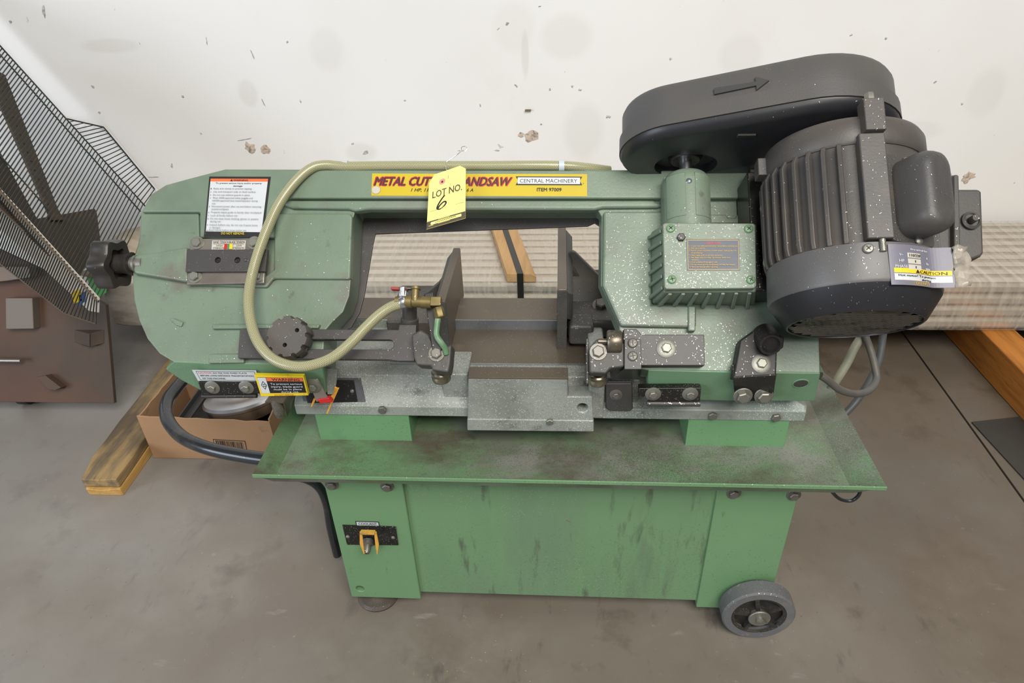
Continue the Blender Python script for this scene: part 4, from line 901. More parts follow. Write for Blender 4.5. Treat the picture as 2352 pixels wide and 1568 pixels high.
# --- right blade guide
rg = pa('guide_bar', [(1432, 755), (1462, 755), (1474, 768), (1618, 768), (1619, 839), (1473, 839), (1468, 846), (1432, 846)], .004, .022, STEEL_D, SAW, .0012, 'short dark guide bar with one bolt')
ba(rg, 1530, 800, .022, .0084, 'flange', ZINC)
rp_ = pa('cover_plate', [(1434, 778), (1472, 778), (1474, 848), (1434, 848)], .02, .030, STEEL_D, rg, .001)
for py in (788, 818): ba(rp_, 1453, py, .030, .0068, 'cross', ZINC_D, name='screw')
bm = nb(); f = [A(1434, 848, .030), A(1474, 848, .030), YP(1470, 872, .82), YP(1402, 870, .82)]; loft(bm, [f, [p+np.array([0, .02, 0]) for p in f]]); finish('guide_skirt', bm, BLK_P, rg, bevel=.001)
gr_ = pa('blade_guide', [(1352, 800), (1372, 776), (1392, 790), (1434, 786), (1434, 842), (1402, 846), (1392, 858), (1354, 856)], .0, .030, IRON_D, SAW, .003, 'black cast guide beside the short bar')
bolt(gr_, A(1374, 808, .030), AN, .0085, 'hex', ZINC_D)
bm = nb(); lathe(bm, A(1394, 784, .030), AX, [(.004, -.012), (.004, 0), (.0145, 0), (.016, .002), (.016, .018), (.0145, .02)], 28); finish('backing_bearing', bm, mat('worn_bearing', '71695c', .35, .7, [(50, 3, .5, .7, '55504a', .8, None)]), gr_)
bm = nb(); p0, p1 = A(1347, 778, .02), A(1347, 880, .008); prism(bm, [p0, p1, p1+AX*.002, p0+AX*.002], -AN*.025); finish('guide_blade_plate', bm, STEEL_D, gr_)
roller(1372, 866, .815, gr_)
# --- hinge plates, brackets and the depth stop on the flange
def fplate(name, px, y0, y1, m, parent, bevel=.001, label=None):
    bm = nb(); prism(bm, [YP(x, y, y0) for x, y in px], (0, y1-y0, 0)); return finish(name, bm, m, parent, label, bevel)
sp_ = fplate('shipping_plate', [(455, 878), (598, 877), (606, 904), (464, 907)], .801, .812, BLK_P, SAW)
for px, py in ((488, 889), (566, 889)): by(sp_, px, py, .801, .0072, 'flange', ZINC)
bm = nb(); tube(bm, [YP(465, 909, .806), YP(590, 908, .806)], .0038, 12); finish('hinge_roll', bm, BLK_K, sp_)
sp2 = fplate('shipping_plate', [(1467, 892), (1611, 891), (1608, 921), (1490, 922), (1486, 912), (1466, 911)], .803, .815, BLK_P, SAW)
for px, py in ((1500, 904), (1585, 904)): by(sp2, px, py, .803, .0072, 'flange', ZINC)
bm = nb(); tube(bm, [YP(1486, 926, .806), YP(1608, 927, .806)], .0042, 12); finish('hinge_roll', bm, STEEL_D, sp2)
wl = decal('blade_guard_label', arm, [YP(x, y, .7995) for x, y in ((588, 856), (700, 858), (711, 902), (603, 904))], [
    ('rect', .035, .09, .975, .86, INK), ('rect', .22, .10, .97, .27, ORANGE), ('text', 'WARNING', .33, .90, .125, .25, INK, 0, .02), ('rect', .04, .10, .215, .85, WHITE_S),
    ('poly', [(.075, .46), (.135, .26), (.20, .46), (.14, .68)], INK), ('poly', [(.09, .46), (.136, .31), (.185, .46), (.14, .62)], WHITE_S), ('frame', .115, .40, .165, .53, .008, .03, INK),
    ('text', 'To prevent serious', .28, .93, .34, .43, WHITE, 0, .012), ('text', 'injury, blade guard', .28, .93, .475, .565, WHITE, 0, .012), ('text', 'must be in place', .32, .90, .605, .695, WHITE, 0, .012), ('text', 'during use.', .46, .83, .735, .82, WHITE, 0, .012),
    ('text', 'DO NOT REMOVE', .30, .70, .89, .965, REDINK)], YEL_W, 'yellow and black blade guard warning', thick=.006)
sw = fplate('switch_trip', [(706, 872), (730, 870), (754, 916), (727, 923)], .806, .808, STEEL_S, SAW, .0006, 'angled steel switch trip')
by(sw, 720, 887, .806, .0075, 'flange', ZINC)
fplate('trip_pad', [(727, 918), (755, 914), (764, 924), (736, 927)], .804, .812, RED, sw, .001, 'red pad')
fplate('guard_bracket', [(741, 846), (776, 850), (768, 906), (752, 906)], .826, .832, IRON, SAW, .001)
bm = nb()
for p0, p1 in (((775, 893), (751, 950)), ((723, 916), (715, 934))):
    a, b = YP(*p0, .822), YP(*p1, .822); n_ = np.array([.0022, 0, 0]); prism(bm, [a-n_, a+n_, b+n_*.6, b-n_*.6], (0, .004, 0))
prism(bm, [YP(*p, .824) for p in ((768, 889), (777, 893), (768, 914), (755, 913), (766, 905))], (0, .003, 0)); finish('switch_paddle', bm, YEL_K, SAW, bevel=.0005, label='amber plastic switch paddle')
# clamp under the arm's left end
cl = nb(); prism(cl, [YP(*p, .80) for p in ((606, 925), (650, 928), (664, 908), (622, 905))], (0, .03, -.004)); prism(cl, [YP(650, 926, .80), YP(664, 906, .80), YP(674, 906, .82), YP(660, 958, .82)], (0, .012, 0)); clp = finish('arm_stop', cl, STEEL_BR, SAW, bevel=.002)
bm = nb(); q = YP(636, 925, .808); lathe(bm, q, -ZV, [(.0085, -.01), (.0085, .018), (.0075, .020), (.006, .026)], 18); finish('stop_bolt', bm, ZINC_D, clp)
# apron tab and the pivot bracket on the right
tb_ = py_('apron_tab', [(1392, 880), (1453, 880), (1454, 940), (1448, 946), (1400, 945), (1392, 938)], .846, .008, STEEL_D, SAW, .003)
by(tb_, 1415, 906, .846, .0062, 'flange', ZINC_D)
ps = nb(); f = [(1684, 868), (1700, 780), (1740, 752), (1760, 748), (1803, 772), (1800, 800), (1786, 800), (1784, 862)]
PB = pa('pivot_bracket', f, .0, .022, MATTE, SAW, .003, 'black stop bracket with round post')
bm = nb(); g_ = [A(1684, 868, .022), A(1784, 862, .022), YP(1778, 900, .800), YP(1772, 922, .803), YP(1690, 922, .803), YP(1686, 890, .800)]; loft(bm, [g_, [p+np.array([0, .02, .01]) for p in g_]]); finish('bracket_skirt', bm, MATTE, PB, bevel=.002)
bm = nb(); lathe(bm, A(1758, 772, .020), AN*.80-AW*.60, [(.0165, -.006), (.0155, .026), (.0148, .028), (.0120, .028), (.0105, .022)], 32); finish('bracket_post', bm, MATTE, PB)
ba(PB, 1748, 835, .022, .0082, 'flange', ZINC)
for px in (1706, 1754): by(PB, px, 908, .797, .0094, 'hex', ZINC)
# rear support of the arm and cords
bm = nb(); bxx(bm, -.30, .30, 1.095, 1.12, TF, .45); finish('rear_stand_plate', bm, G_stand, SAW, bevel=.002)
bm = nb(); bxx(bm, .18, .33, .93, 1.06, .44, .545); finish('pivot_support', bm, IRON, SAW, bevel=.004)
def cord(pts, r, m, name='power_cord'):
    bm = nb(); tube(bm, spline(pts, 10), r, 12); return finish(name, bm, m, SAW)
cord([YP(1884, 862, .86), YP(1900, 872, .86), YP(1930, 895, .87), YP(1965, 904, .90), YP(1995, 897, .93), YP(2013, 872, .96), YP(2008, 835, .98), YP(1998, 800, 1.0), YP(1987, 768, 1.01), YP(1983, 735, 1.02)], .0058, CORD)
cord([YP(1978, 740, 1.02), YP(1982, 765, 1.02), YP(1962, 800, 1.01), YP(1945, 835, 1.0), YP(1922, 872, .99), YP(1900, 905, .99)], .0072, CORD_L)
cord([YP(2030, 735, 1.05), YP(2028, 770, 1.05), YP(2018, 830, 1.03), YP(2000, 870, 1.02), YP(1975, 910, 1.01), YP(1955, 935, 1.0), YP(1930, 960, .99)], .0062, CORD_B)
cord([YP(1890, 1095, .90), YP(1903, 1118, .90), YP(1925, 1143, .90), YP(1950, 1150, .90), YP(1968, 1142, .90), YP(1976, 1125, .90), YP(1974, 1090, .90)], .0032, TUBE)

# ------------------------------------------------------------------ other things
# lot tag hanging on a wire
TG = thing('lot_tag', 'yellow paper lot tag number 6 hanging by a wire on the saw arm', 'tag', A(1028, 406, .03))
tq = [A(987, 402, .026), A(1070, 377, .026), A(1069, 501.5, .038), A(980, 527, .046)]
tg_out = None
lot = [
    ('poly', [(.36+.085*math.cos(a), .20+.055*math.sin(a)) for a in np.arange(20)*math.pi/10], PINK),
    ('poly', [(.36+.028*math.cos(a), .205+.02*math.sin(a)) for a in np.arange(14)*math.pi/7], INK),
    ('text', 'LOT NO.', .11, .90, .335, .465, TAGK, 0, .012),
    ('line', [(.44, .47), (.36, .53), (.28, .61), (.25, .67), (.29, .70), (.38, .695), (.47, .64), (.475, .60), (.42, .59), (.33, .63), (.27, .68)], .026, INK),
    ('rect', .07, .698, .96, .703, TAGK),
    ('rect', 0, .875, 1, 1, TAGK), ('poly', [(.12+.02*math.cos(a), .925+.024*math.sin(a)) for a in np.linspace(math.pi/2, 3*math.pi/2, 8)]+[(.88+.02*math.cos(a), .925+.024*math.sin(a)) for a in np.linspace(-math.pi/2, math.pi/2, 8)], TAGY),
    *[('line', [(u, .927), (u+.012, .918), (u+.024, .932), (u+.036, .92)], .006, TAGK) for u in np.linspace(.22, .72, 12)],
    ('rect', .3, .896, .6, .901, TAGY), ('rect', .2, .957, .9, .962, TAGY), ('rect', .06, .972, .18, .978, TAGY), ('rect', .3, .97, .6, .974, TAGY)]
decal('tag_card', TG, tq, lot, TAGY, outline=[(0, .155), (.13, .0+.02), (.84, 0), (1, .085), (1, .55), (1, 1), (0, 1), (0, .5)])
bm = nb(); wp = [A(1029, 411, .029), A(1030, 398, .026), A(1024, 386, .018), A(1024, 374, .012), A(1034, 366, .016), A(1050, 355, .022), A(1061, 345, .024)]
tube(bm, spline(wp, 6), .0006, 6); lp_ = [A(1061, 345, .024), A(1060, 338, .024), A(1068, 336, .024), A(1072, 340, .024), A(1069, 347, .024)]; tube(bm, spline(lp_, 6, True), .0005, 6)
finish('tag_wire', bm, WIRE, TG)
# --- wooden beam on the left, cardboard box and what lies in it
WB = thing('wooden_beam', 'weathered split wooden beam on the floor beside the cardboard box', 'beam', (-1.04, 1.2, 0))
def beam_half(z0, z1, m, seed):
    rng = np.random.default_rng(seed); bm = nb(); n = 9; lo = []
    for i in range(n+1):
        t = i/n; y = 1.078+t*.60; x0 = -1.086-.035*t*.9; x1 = -.992-.028*t
        j = rng.normal(size=8)*.0012
        e = .008*max(0, 1-t*9)
        lo.append([np.array(p) for p in ((x0+e+j[0], y+.004*abs(j[1])*100*e, z0), (x1-e*.3+j[2], y, z0), (x1-e*.3+j[3], y, z1-e*.3), ((x0+x1)/2, y+j[6]*2, z1+j[4]-e*.5), (x0+e+j[5], y, z1-e*.6+j[7]))])
    loft(bm, lo); return bm
finish('lower_half', beam_half(0, .0245, 0, 3), WOOD_Y, WB, bevel=.002)
finish('upper_half', beam_half(.0262, .054, 0, 4), WOOD_O, WB, bevel=.003, label='grey weathered top half')
CBX = thing('cardboard_box', 'open brown cardboard box with a barcode beside the wooden beam', 'box', (-.83, 1.31, 0))
x0, x1, y0, y1, zt, tk = -.987, -.668, 1.205, 1.415, .127, .004
def wallp(pts, d, name, m=CARD):
    bm = nb(); prism(bm, pts, d); return finish(name, bm, m, CBX, bevel=.0008)
def jag(a, b, n=12, s=.002):
    return [np.array(a)*(1-t)+np.array(b)*t+np.array([0, 0, random.uniform(-s, s)]) for t in np.linspace(0, 1, n)]
fw_ = wallp([np.array([x0, y0, .001]), np.array([x1, y0, .001])]+jag((x1, y0, zt-.008), (x0, y0, zt+.004)), (0, tk, 0), 'front_wall')
wallp([np.array([x0, y1, .001]), np.array([x1, y1, .001])]+jag((x1, y1, zt), (x0, y1, zt)), (0, -tk, 0), 'back_wall')
wallp([np.array([x0, y0+tk, .001]), np.array([x0, y1-tk, .001])]+jag((x0, y1-tk, zt), (x0, y0+tk, zt+.003)), (tk, 0, 0), 'side_wall')
wallp([np.array([x1, y0+tk, .001]), np.array([x1, y1-tk, .001])]+jag((x1, y1-tk, zt+.01), (x1, y0+tk, zt)), (-tk, 0, 0), 'side_wall')
wallp([np.array(p) for p in ((x0+tk, y0+tk, .001), (x1-tk, y0+tk, .001), (x1-tk, y1-tk, .001), (x0+tk, y1-tk, .001))], (0, 0, .004), 'bottom_panel')
bars = [('frame', 0, 0, 1, 1, .018, .05, INK)]; u = .07; rng = random.Random(5)
while u < .92:
    wdt = rng.choice((.012, .02, .034)); bars.append(('rect', u, .08, u+wdt, .8 if rng.random() < .8 else .92, INK)); u += wdt+rng.choice((.014, .022, .03))
decal('barcode_print', fw_, [YP(x, y, y0-.0004) for x, y in ((489, 1008), (563, 1012), (569, 1040), (496, 1037))], bars, CARD)
bm = nb(); lathe(bm, (-.780, 1.312, .105), np.array([-.10, .22, 1]), [(.078, -.034), (.086, -.030), (.088, -.006), (.092, -.003), (.093, .004), (.088, .010), (.060, .013), (.052, .010), (.02, .011)], 64)
tag(finish('metal_disc', bm, CHROME, None, bevel=0), 'shiny round metal disc lying in the cardboard box', 'disc')
bm = nb(); bxx(bm, -.955, -.69, 1.225, 1.40, .0055, .050); tag(finish('dark_metal_parts', bm, mat('dark_oily_metal', '1e1d1c', .5), None, bevel=.006), 'dark metal block at the bottom of the cardboard box', 'metal block')
bm = nb(); q0, q1 = np.array([-.925, 1.235, .070]), np.array([-.885, 1.405, .118]); prism(bm, [q0, q0+XV*.022, q1+XV*.022, q1], (0, 0, .004)); prism(bm, [q0, q0+XV*.004, q1+XV*.004, q1], (0, 0, .018))
tag(finish('angle_bar', bm, mat('dull_angle_steel', '4a4a4a', .45, .4), None, bevel=.001), 'dark steel angle bar leaning inside the cardboard box', 'bar')
# --- wrapped bundle of aluminium bars along the wall
BN = thing('aluminium_bundle', 'long bundle of aluminium bars wrapped in clear plastic along the wall', 'bundle', (0, 1.85, .1))
bx0, bx1, by0, by1, bz0, bz1 = -1.28, 2.6, 1.652, 2.065, .108, .250
NR, NC = 4, 9; hh, dd_ = (bz1-bz0)/NR, (by1-by0)/NC
bm = nb(); box(bm, (0, 0, 0), ((bx1-bx0)/2, dd_/2-.0004, hh/2-.0004)); bmesh.ops.bevel(bm, geom=[e for e in bm.edges if abs((e.verts[0].co-e.verts[1].co).x) > 1], offset=.0105, segments=4, affect='EDGES')
first = finish('aluminium_bar', bm, ALU, None)
k = 0
for r_ in range(NR):
    for c_ in range(NC):
        if 0 < c_ < NC-1 and r_ < NR-1: continue
        o = first if k == 0 else first.copy()
        if k: COL.objects.link(o)
        o.location = ((bx0+bx1)/2+random.uniform(-.02, .012), by0+dd_*(c_+.5), bz0+hh*(r_+.5)); o.parent = BN; o.matrix_parent_inverse = PW[BN.name].inverted(); k += 1
bm = nb(); bxx(bm, bx0+.08, bx1-.06, by0+dd_, by1-dd_, bz0+.003, bz1-hh); finish('bundle_core', bm, ALU, BN)
FILM = mat('stretch_film', 'd9d0c2', .14, 0, alpha=.34)
nt = FILM.node_tree; N = nt.nodes; K = nt.links; b = N['Principled BSDF']
tc = N.new('ShaderNodeTexCoord'); mp = N.new('ShaderNodeMapping'); mp.inputs['Rotation'].default_value = (0, 0, R(52)); mp.inputs['Scale'].default_value = (1.6, .10, .4); K.new(tc.outputs['Object'], mp.inputs[0])
nz = N.new('ShaderNodeTexNoise'); nz.inputs['Scale'].default_value = 55; nz.inputs['Detail'].default_value = 4; K.new(mp.outputs[0], nz.inputs[0])
mr = N.new('ShaderNodeMapRange'); mr.inputs[1].default_value = .40; mr.inputs[2].default_value = .72; mr.inputs[3].default_value = .12; mr.inputs[4].default_value = .42; K.new(nz.outputs[0], mr.inputs[0]); K.new(mr.outputs[0], b.inputs['Alpha'])
bp = N.new('ShaderNodeBump'); bp.inputs['Strength'].default_value = .3; bp.inputs['Distance'].default_value = .003; K.new(nz.outputs[0], bp.inputs['Height']); K.new(bp.outputs[0], b.inputs['Normal'])
bm = nb(); e = .004; g = []
def filmring(x, s=1.):
    rr = []
    for cy_, cz_, a0 in ((by1-.008, bz1-.008, 0), (by0+.008, bz1-.008, 90), (by0+.008, bz0+.008, 180), (by1-.008, bz0+.008, 270)):
        rr += [np.array([x, cy_+(.008+e)*math.cos(R(a0+30*i)), cz_+(.008+e)*math.sin(R(a0+30*i))]) for i in range(4)]
    return rr
loops = [filmring(x) for x in np.linspace(bx0+.02, bx1, 60)]
loft(bm, loops, cap=False)
finish('plastic_wrap', bm, FILM, BN, label='clear stretch film with diagonal wrinkles')
we = nb(); rr = [filmring(x) for x in (bx0-.035, bx0-.012, bx0+.03, bx0+.16)]
for k_, lp_q in enumerate(rr):
    sc_ = (.86, .985, 1.012, 1.006)[k_]; cc = np.array([0, (by0+by1)/2, (bz0+bz1)/2])
    for i_ in range(len(lp_q)):
        v_ = lp_q[i_]-cc; lp_q[i_] = cc+np.array([v_[0]+random.uniform(-.006, .006), v_[1]*sc_, v_[2]*sc_+random.uniform(-.001, .001)])
loft(we, rr); finish('wrapped_end', we, mat('bunched_film', 'cfc9c0', .22, .2, [(12, 5, .45, .68, '8f8470', .7, (.3, 1, 1)), (30, 4, .58, .7, 'd9d5cc', .6, (.3, 1, 1))], (), (30, .6, (.3, 1, 1))), BN)
# torn flap of film at the left end and a green patch
bm = nb(); fl = [[ZP(px, py, .268+.012*math.sin(i+j)) for j, (px, py) in enumerate(r)] for i, r in enumerate((((262, 545), (290, 528), (322, 520)), ((240, 580), (280, 560), (320, 545)), ((200, 620), (250, 610), (312, 600)), ((168, 628), (215, 640), (300, 640))))]
gg = [[bm.verts.new(p) for p in r] for r in fl]
for i in range(3):
    for j in range(2): bm.faces.new((gg[i][j], gg[i][j+1], gg[i+1][j+1], gg[i+1][j]))
o = finish('torn_film_flap', bm, mat('crumpled_film', 'cdbfa6', .35, 0, [(20, 4, .45, .7, 'a8926c', .8, None)], (), (25, .7)), BN); o.modifiers.new('s', 'SOLIDIFY').thickness = .0008
bm = nb(); prism(bm, [ZP(x, y, .2605) for x, y in ((200, 636), (214, 618), (236, 622), (248, 642), (244, 672), (226, 684), (208, 668))], (0, 0, .001)); finish('green_patch', bm, GREENP, BN, label='bright green patch')
# black strap and the wood block under it
sx = YP(1195, 640, by0-.006)[0]
wbk = nb(); z0 = bz1+e+.001; xa, xb = YP(1165, 648, by0)[0], YP(1232, 642, by0)[0]
prism(wbk, [np.array([xa, by0-.004, z0]), np.array([xb, by0-.004, z0]), np.array([xb+.0, by0-.004, z0+.016]), np.array([xb-.014, by0-.004, z0+.026]), np.array([xa, by0-.004, z0+.026])], (-.085, .405, 0))
tag(finish('wood_block', wbk, WOOD_B, None, bevel=.002), 'pale wood batten strapped across the top of the aluminium bundle', 'wood')
st_ = nb(); w_ = .0085
def strapbox(p, q, nrm, t=.0012):
    p, q = np.array(p), np.array(q); prism(st_, [p-XV*w_, p+XV*w_, q+XV*w_, q-XV*w_], np.array(nrm)*t)
zt_ = z0+.0265
strapbox((sx, by0-.0055, zt_), (sx-.085, by1, zt_), (0, 0, 1)); strapbox((sx, by0-.0075, zt_+.0012), (sx, by0-.0075, bz0-.006), (0, 1, 0))
tag(finish('strap', st_, STRAP, None, smooth=False), 'black plastic strap around the aluminium bundle and wood batten', 'strap')
# timbers under the bundle
bm = nb(); bxx(bm, 1.16, 1.25, 1.22, 2.06, 0, .103); tag(finish('timber_support', bm, WOOD_R, None, bevel=.004), 'orange-brown timber under the right end of the aluminium bundle', 'timber')
tx = ZP(340, 812, .06)[0]; bm = nb(); bxx(bm, tx, tx+.09, 1.70, 2.06, 0, .103); tag(finish('timber_support', bm, WOOD_R, None, bevel=.004), 'reddish timber in the shade under the left end of the aluminium bundle', 'timber')
# floor sheet at the right edge
bm = nb(); s0, s1, s2 = ZP(2232, 968, .004), ZP(2352, 955, .004), ZP(2352, 1098, .004)
d1 = (s1-s0)/np.linalg.norm(s1-s0); d2 = (s2-s0)/np.linalg.norm(s2-s0)
prism(bm, [s0, s0+d1*.5, s0+d1*.5+d2*.9, s0+d2*.9], (0, 0, -.0038)); tag(finish('steel_sheet', bm, SHEET, None, bevel=.0008), 'dark flat steel sheet on the floor at the right edge', 'sheet')
# --- brown steel plate with welded blocks, on casters
SPL = thing('steel_plate_cart', 'rusty brown upright steel plate with small blocks, on casters beside the wire decking', 'cart', (-1.45, 1.37, 0))
pY = 1.36; pb = YP(262, 926, pY); ptz = pb+np.array([0, .087, .188]); pn = np.array([0, -.188, .087])/math.hypot(.188, .087)
def PP(px, py, k=0.): return onp(px, py, pn, pb+pn*k)
pd_ = (ptz-pb)/np.linalg.norm(ptz-pb)
bm = nb(); prism(bm, [np.array([-2.2, pb[1], pb[2]]), pb, pb+pd_*.26, pb+pd_*.33-XV*.12, pb+pd_*.46-XV*.40, np.array([-2.2, pb[1], pb[2]])+pd_*.55], -pn*.012); pl = finish('steel_plate', bm, BROWN, SPL, bevel=.0015)
def blk(px, dep, name='welded_block', m=BLOCKM, tilt=0.):
    bm = nb(); f = [PP(x, y, dep) for x, y in px]; loft(bm, [f, [p-pn*(dep+.001) for p in f]]); return finish(name, bm, m, SPL, bevel=.002)
blk([(12, 684), (74, 684), (77, 755), (13, 756)], .024); blk([(-30, 612), (66, 612), (70, 637), (16, 645), (-30, 650)], .03)
bm = nb(); e0 = PP(206, 796, .022); f = [PP(170, 757, .001), PP(206, 766, .024), PP(206, 796, .024), PP(171, 786, .001)]; loft(bm, [f, [PP(240, 757, .0), PP(206, 766, .018), PP(206, 796, .018), PP(240, 788, .0)]]); finish('welded_block', bm, BROWN, SPL, bevel=.001)
bm = nb(); f = [PP(*p, .022) for p in ((84, 866), (104, 862), (140, 890), (126, 896), (110, 893))]; loft(bm, [f, [p-pn*.023 for p in f]]); finish('welded_block', bm, BROWN, SPL, bevel=.001)
bm = nb(); q = PP(48, 828, .02); cyl(bm, q, q-XV*.3, .0048, seg=14); cyl(bm, q-XV*.2, q-XV*.2-pn*.021, .004, seg=10); finish('steel_pin', bm, STEEL_S, SPL)
for cxp in (62, -160):
    q = YP(cxp, 925, pY+.05); bm = nb(); lathe(bm, (q[0], pY+.06, .029), XV, [(.018, -.018), (.029, -.014), (.029, .014), (.018, .018)], 24); bxx(bm, q[0]-.03, q[0]+.03, pY+.012, pY+.11, .058, .066); bxx(bm, q[0]+.02, q[0]+.024, pY+.04, pY+.08, .028, .06); finish('caster', bm, RUBB_D, SPL)
# --- wire decking leaning on the wall
WD = thing('wire_decking', 'dark wire decking panel leaning against the wall at the left', 'wire decking', (-1.5, 1.9, .3))
p1, p2, p3 = YP(335, 475, 2.01), YP(165, 680, 1.31), YP(0, 105, 2.03)
wn = np.cross(p2-p1, p3-p1); wn /= np.linalg.norm(wn); wn = wn if wn@(CAM-p1) > 0 else -wn
def WPn(px, py, k=0.): return onp(px, py, wn, p1+wn*k)
Rr = lambda t: (335*t, 105+370*t)
Ll = lambda t: (-140+366*t, 282+411*t)
def wire(bm, a, b, r=.0017, seg=5): cyl(bm, a, b, r, seg=seg)
bm = nb()
for i in range(86):
    t = -.55+1.55*i/85
    a, b = Rr(t), Ll(t); wire(bm, WPn(*a), WPn(*b))
finish('wire_panel', bm, RUSTW, WD, kind='stuff')
bm = nb()
for off in (0, 12, ): wire(bm, WPn(*[Rr(-.55)[0]-off, Rr(-.55)[1]+off*.4], .003), WPn(Rr(1)[0]-off, Rr(1)[1]+off*.9, .003), .0022, 8)
finish('edge_rod', bm, RUSTW, WD)
bm = nb(); wire(bm, WPn(-40, 312, .003), WPn(112, 482, .003), .0018, 8); finish('cross_rod', bm, RUSTW, WD)
# bent end flange, turned back to the wall
bm = nb()
fa = [WPn(*Rr(t)) for t in np.linspace(.452, .985, 25)]
fb_ = [YP(150+88*min(1, i/4)+(0 if i < 4 else (355-238)*(i-4)/20), 272+20*min(1, i/4)+(0 if i < 4 else (434-292)*(i-4)/20), WY-.008) for i in range(25)]
for a, b in zip(fa, fb_): wire(bm, a, b, .0015)
finish('wire_flange', bm, RUSTW, WD, kind='stuff')
bm = nb(); tube(bm, [fa[0]]+fb_[4:], .0022, 8); finish('flange_rod', bm, RUSTW, WD)
# channel and boards behind the wires
bm = nb(); f = [WPn(*p, -.012) for p in ((-10, 160), (12, 172), (136, 486), (150, 505), (120, 505), (-10, 215))]; prism(bm, f, -wn*.006); finish('support_channel', bm, CHAN, WD)
for i in range(14):
    t = (i+.5)/14; q = WPn(4+t*112, 200+t*280, -.0115); bm = nb(); lathe(bm, q, wn, [(.0028, 0), (.0028, .0008)], 10); finish('channel_hole', bm, INK, WD)
bm = nb(); f = [WPn(*p, -.02) for p in ((-60, 240), (0, 348), (85, 502), (144, 492), (217, 479), (222, 486), (232, 562), (225, 585), (172, 640), (-60, 420))]; prism(bm, f, -wn*.004); finish('backing_board', bm, BROWN_D, WD, label='brown board behind the wires')
# turned-down front lip
bm = nb(); lipT, lipB = [], []
for i in range(62):
    t = i/61; a = (-60+282*t, 372+318*t); q = WPn(*a, .002); lipT.append(q)
    bpx = (-110+300*t, 520+232*t) if t < .86 else (148+72*(t-.86)/.14, 719.5+24*(t-.86)/.14)
    lipB.append(onp(*bpx, (0, 1, .0), (0, q[1]-.01, 0)))
for a, b in zip(lipT, lipB): wire(bm, a, b, .0016)
finish('front_lip', bm, RUSTW, WD, kind='stuff')
bm = nb(); tube(bm, lipT, .0024, 8); tube(bm, lipB, .0018, 8); finish('lip_rod', bm, CHAN, WD)
bm = nb(); f = []
a0 = [q*(1-s)+p*s for q, p, s in ((lipT[0], lipB[0], .04), (lipT[-1], lipB[-1], .02), (lipT[-1], lipB[-1], .62), (lipT[-4], lipB[-4], .74), (lipT[0], lipB[0], .55))]
prism(bm, [p+np.array([0, .012, 0]) for p in a0], (0, .002, 0)); finish('white_strip', bm, PAPER, WD, label='pale strip behind the front wires')
bm = nb(); pc_ = lipT[-7]*.75+lipB[-7]*.25
prism(bm, [YP(*p, pc_[1]+.008) for p in ((164, 672), (182, 664), (188, 690), (170, 698))], (0, .001, 0)); finish('yellow_sticker', bm, YEL_W, WD)
bm = nb(); prism(bm, [YP(*p, pc_[1]+.008) for p in ((182, 678), (196, 668), (196, 694), (180, 702))], (0, .001, 0)); finish('blue_sticker', bm, mat('blue_sticker_ink', '3a5b94', .5), WD)
# ------------------------------------------------------------------ swarf fallen on everything
bpy.context.view_layer.update()
deps = bpy.context.evaluated_depsgraph_get()
def swarf_field(name, n, boxes, label, m, smin, smax, ok):
    bm = nb(); vs_all = []; fs = []; cnt = 0; rng = np.random.default_rng(hash(name) % 1000 if False else len(name)*13)
    while cnt < n:
        (x0_, x1_, y0_, y1_, zs) = boxes[rng.integers(len(boxes))]
        o_ = Vector((rng.uniform(x0_, x1_), rng.uniform(y0_, y1_)-.35*zs, zs+1.0*0)); d_ = Vector((rng.normal()*.12, .35+rng.normal()*.12, -1)).normalized()
        cnt += 1
        hit, loc, nor, idx, ob, mtx = scene.ray_cast(deps, o_, d_)
        if not hit or loc.z < .0 : continue
        r = ob
        while r.parent: r = r.parent
        if not ok(ob, r, loc, nor, rng): continue
        u_ = Vector(rng.normal(size=3)); u_ = (u_-nor*u_.dot(nor)); 
        if u_.length < 1e-4: continue
        u_.normalize(); v_ = nor.cross(u_); ln_ = rng.uniform(smin, smax); wd_ = rng.uniform(.00012, .00030)
        c_ = loc+nor*.0004; up = nor*rng.uniform(0, .6)*ln_
        k = len(vs_all); vs_all += [c_-u_*ln_-v_*wd_, c_-u_*ln_+v_*wd_, c_+v_*wd_+up*.6, c_-v_*wd_+up*.6, c_+u_*ln_+v_*wd_*.6+up*.2, c_+u_*ln_-v_*wd_*.6+up*.2]
        fs += [(k, k+1, k+2, k+3), (k+3, k+2, k+4, k+5)]
    bm.free(); me = bpy.data.meshes.new(name); me.from_pydata([tuple(v) for v in vs_all], [], fs); me.materials.append(m)
    o = bpy.data.objects.new(name, me); COL.objects.link(o); o['kind'] = 'stuff'; o['label'] = label; o['category'] = 'swarf'; return o
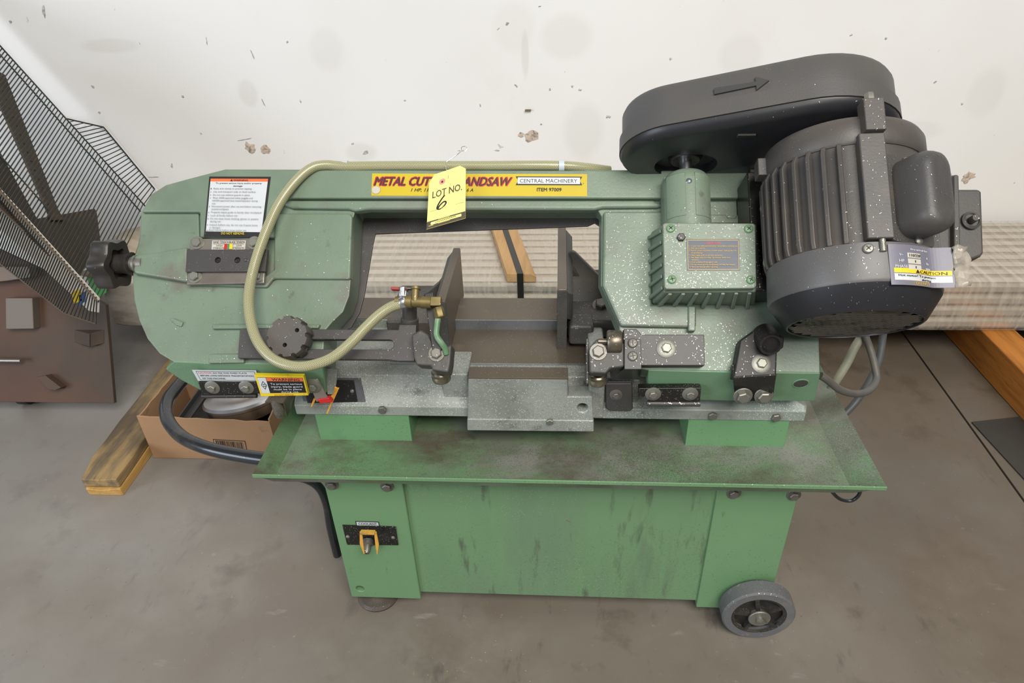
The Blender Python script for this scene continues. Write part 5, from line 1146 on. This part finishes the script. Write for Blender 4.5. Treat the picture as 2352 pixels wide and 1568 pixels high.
def on_saw(ob, r, loc, nor, rng):
    if r.name != 'bandsaw' or 'label' in ob.name or 'banner' in ob.name or 'cord' in ob.name: return False
    nm = ob.name.split('.')[0]
    if nm in ('belt_cover',): return rng.random() < .05
    if nm in ('motor', 'cooling_fin', 'end_bell', 'fan_cover', 'capacitor_cover', 'terminal_box', 'motor_pad'): return rng.random() < .07
    if nm in ('saw_arm', 'upper_land', 'beam_ridge', 'side_land'):
        p = .16 if loc.x < -.1 else .34
        return rng.random() < p
    if nm in ('right_land', 'land_step'): return rng.random() < .6
    if nm == 'gearbox': return rng.random() < .35
    if nm in ('gearbox_cover', 'worm_housing', 'housing_pad'): return rng.random() < .45
    if nm in ('cabinet', 'end_panel'): return rng.random() < (.6 if nm == 'cabinet' else .12)
    if nm == 'chip_tray': return rng.random() < (.9 if loc.y > .85 else .35)
    if nm in ('table_top', 'rear_rail'): return rng.random() < .12
    if nm in ('coolant_hose', 'lifting_handle', 'tension_bracket'): return rng.random() < .05
    if nm in ('coolant_valve', 'valve_lever', 'lever_plate', 'elbow_fitting', 'coolant_tube', 'guide_lock_knob', 'tension_slide', 'tension_knob', 'bolt', 'screw'): return rng.random() < .12
    if nm in ('vise_front_plate', 'top_strip', 'bottom_lip', 'guide_bar', 'vise_jaw', 'blade_guard', 'blade_guide', 'guide_post', 'pivot_bracket', 'cover_plate', 'backing_bearing'): return rng.random() < .12
    return rng.random() < .7
def on_floor(ob, r, loc, nor, rng): return r.name == 'floor' and rng.random() < math.exp(-abs(loc.y-.85)*1.5)
swarf_field('metal_shavings', 60000, [(-.70, .50, .70, 1.12, 1.3), (-.47, .49, .73, 1.12, 1.3), (.0, .48, .78, 1.05, 1.3)], 'bright metal shavings scattered over the green saw, its bed and chip tray', SWARF, .0004, .0013, on_saw)
swarf_field('tray_shavings', 26000, [(-.43, -.23, .80, .90, 1.3), (-.22, .20, .79, .90, 1.3), (.16, .47, .79, .95, 1.3), (.30, .47, .76, 1.08, 1.3), (-.42, .45, .76, .80, 1.3)], 'drifts of fine metal shavings on the green chip tray under the bed', SWARF2, .0004, .0012, lambda ob, r, loc, nor, rng: ob.name == 'chip_tray')
swarf_field('floor_shavings', 2600, [(-1.1, 1.2, .3, 1.5, 1.3)], 'sparse metal shavings on the concrete floor around the saw', SWARF2, .0006, .0022, on_floor)
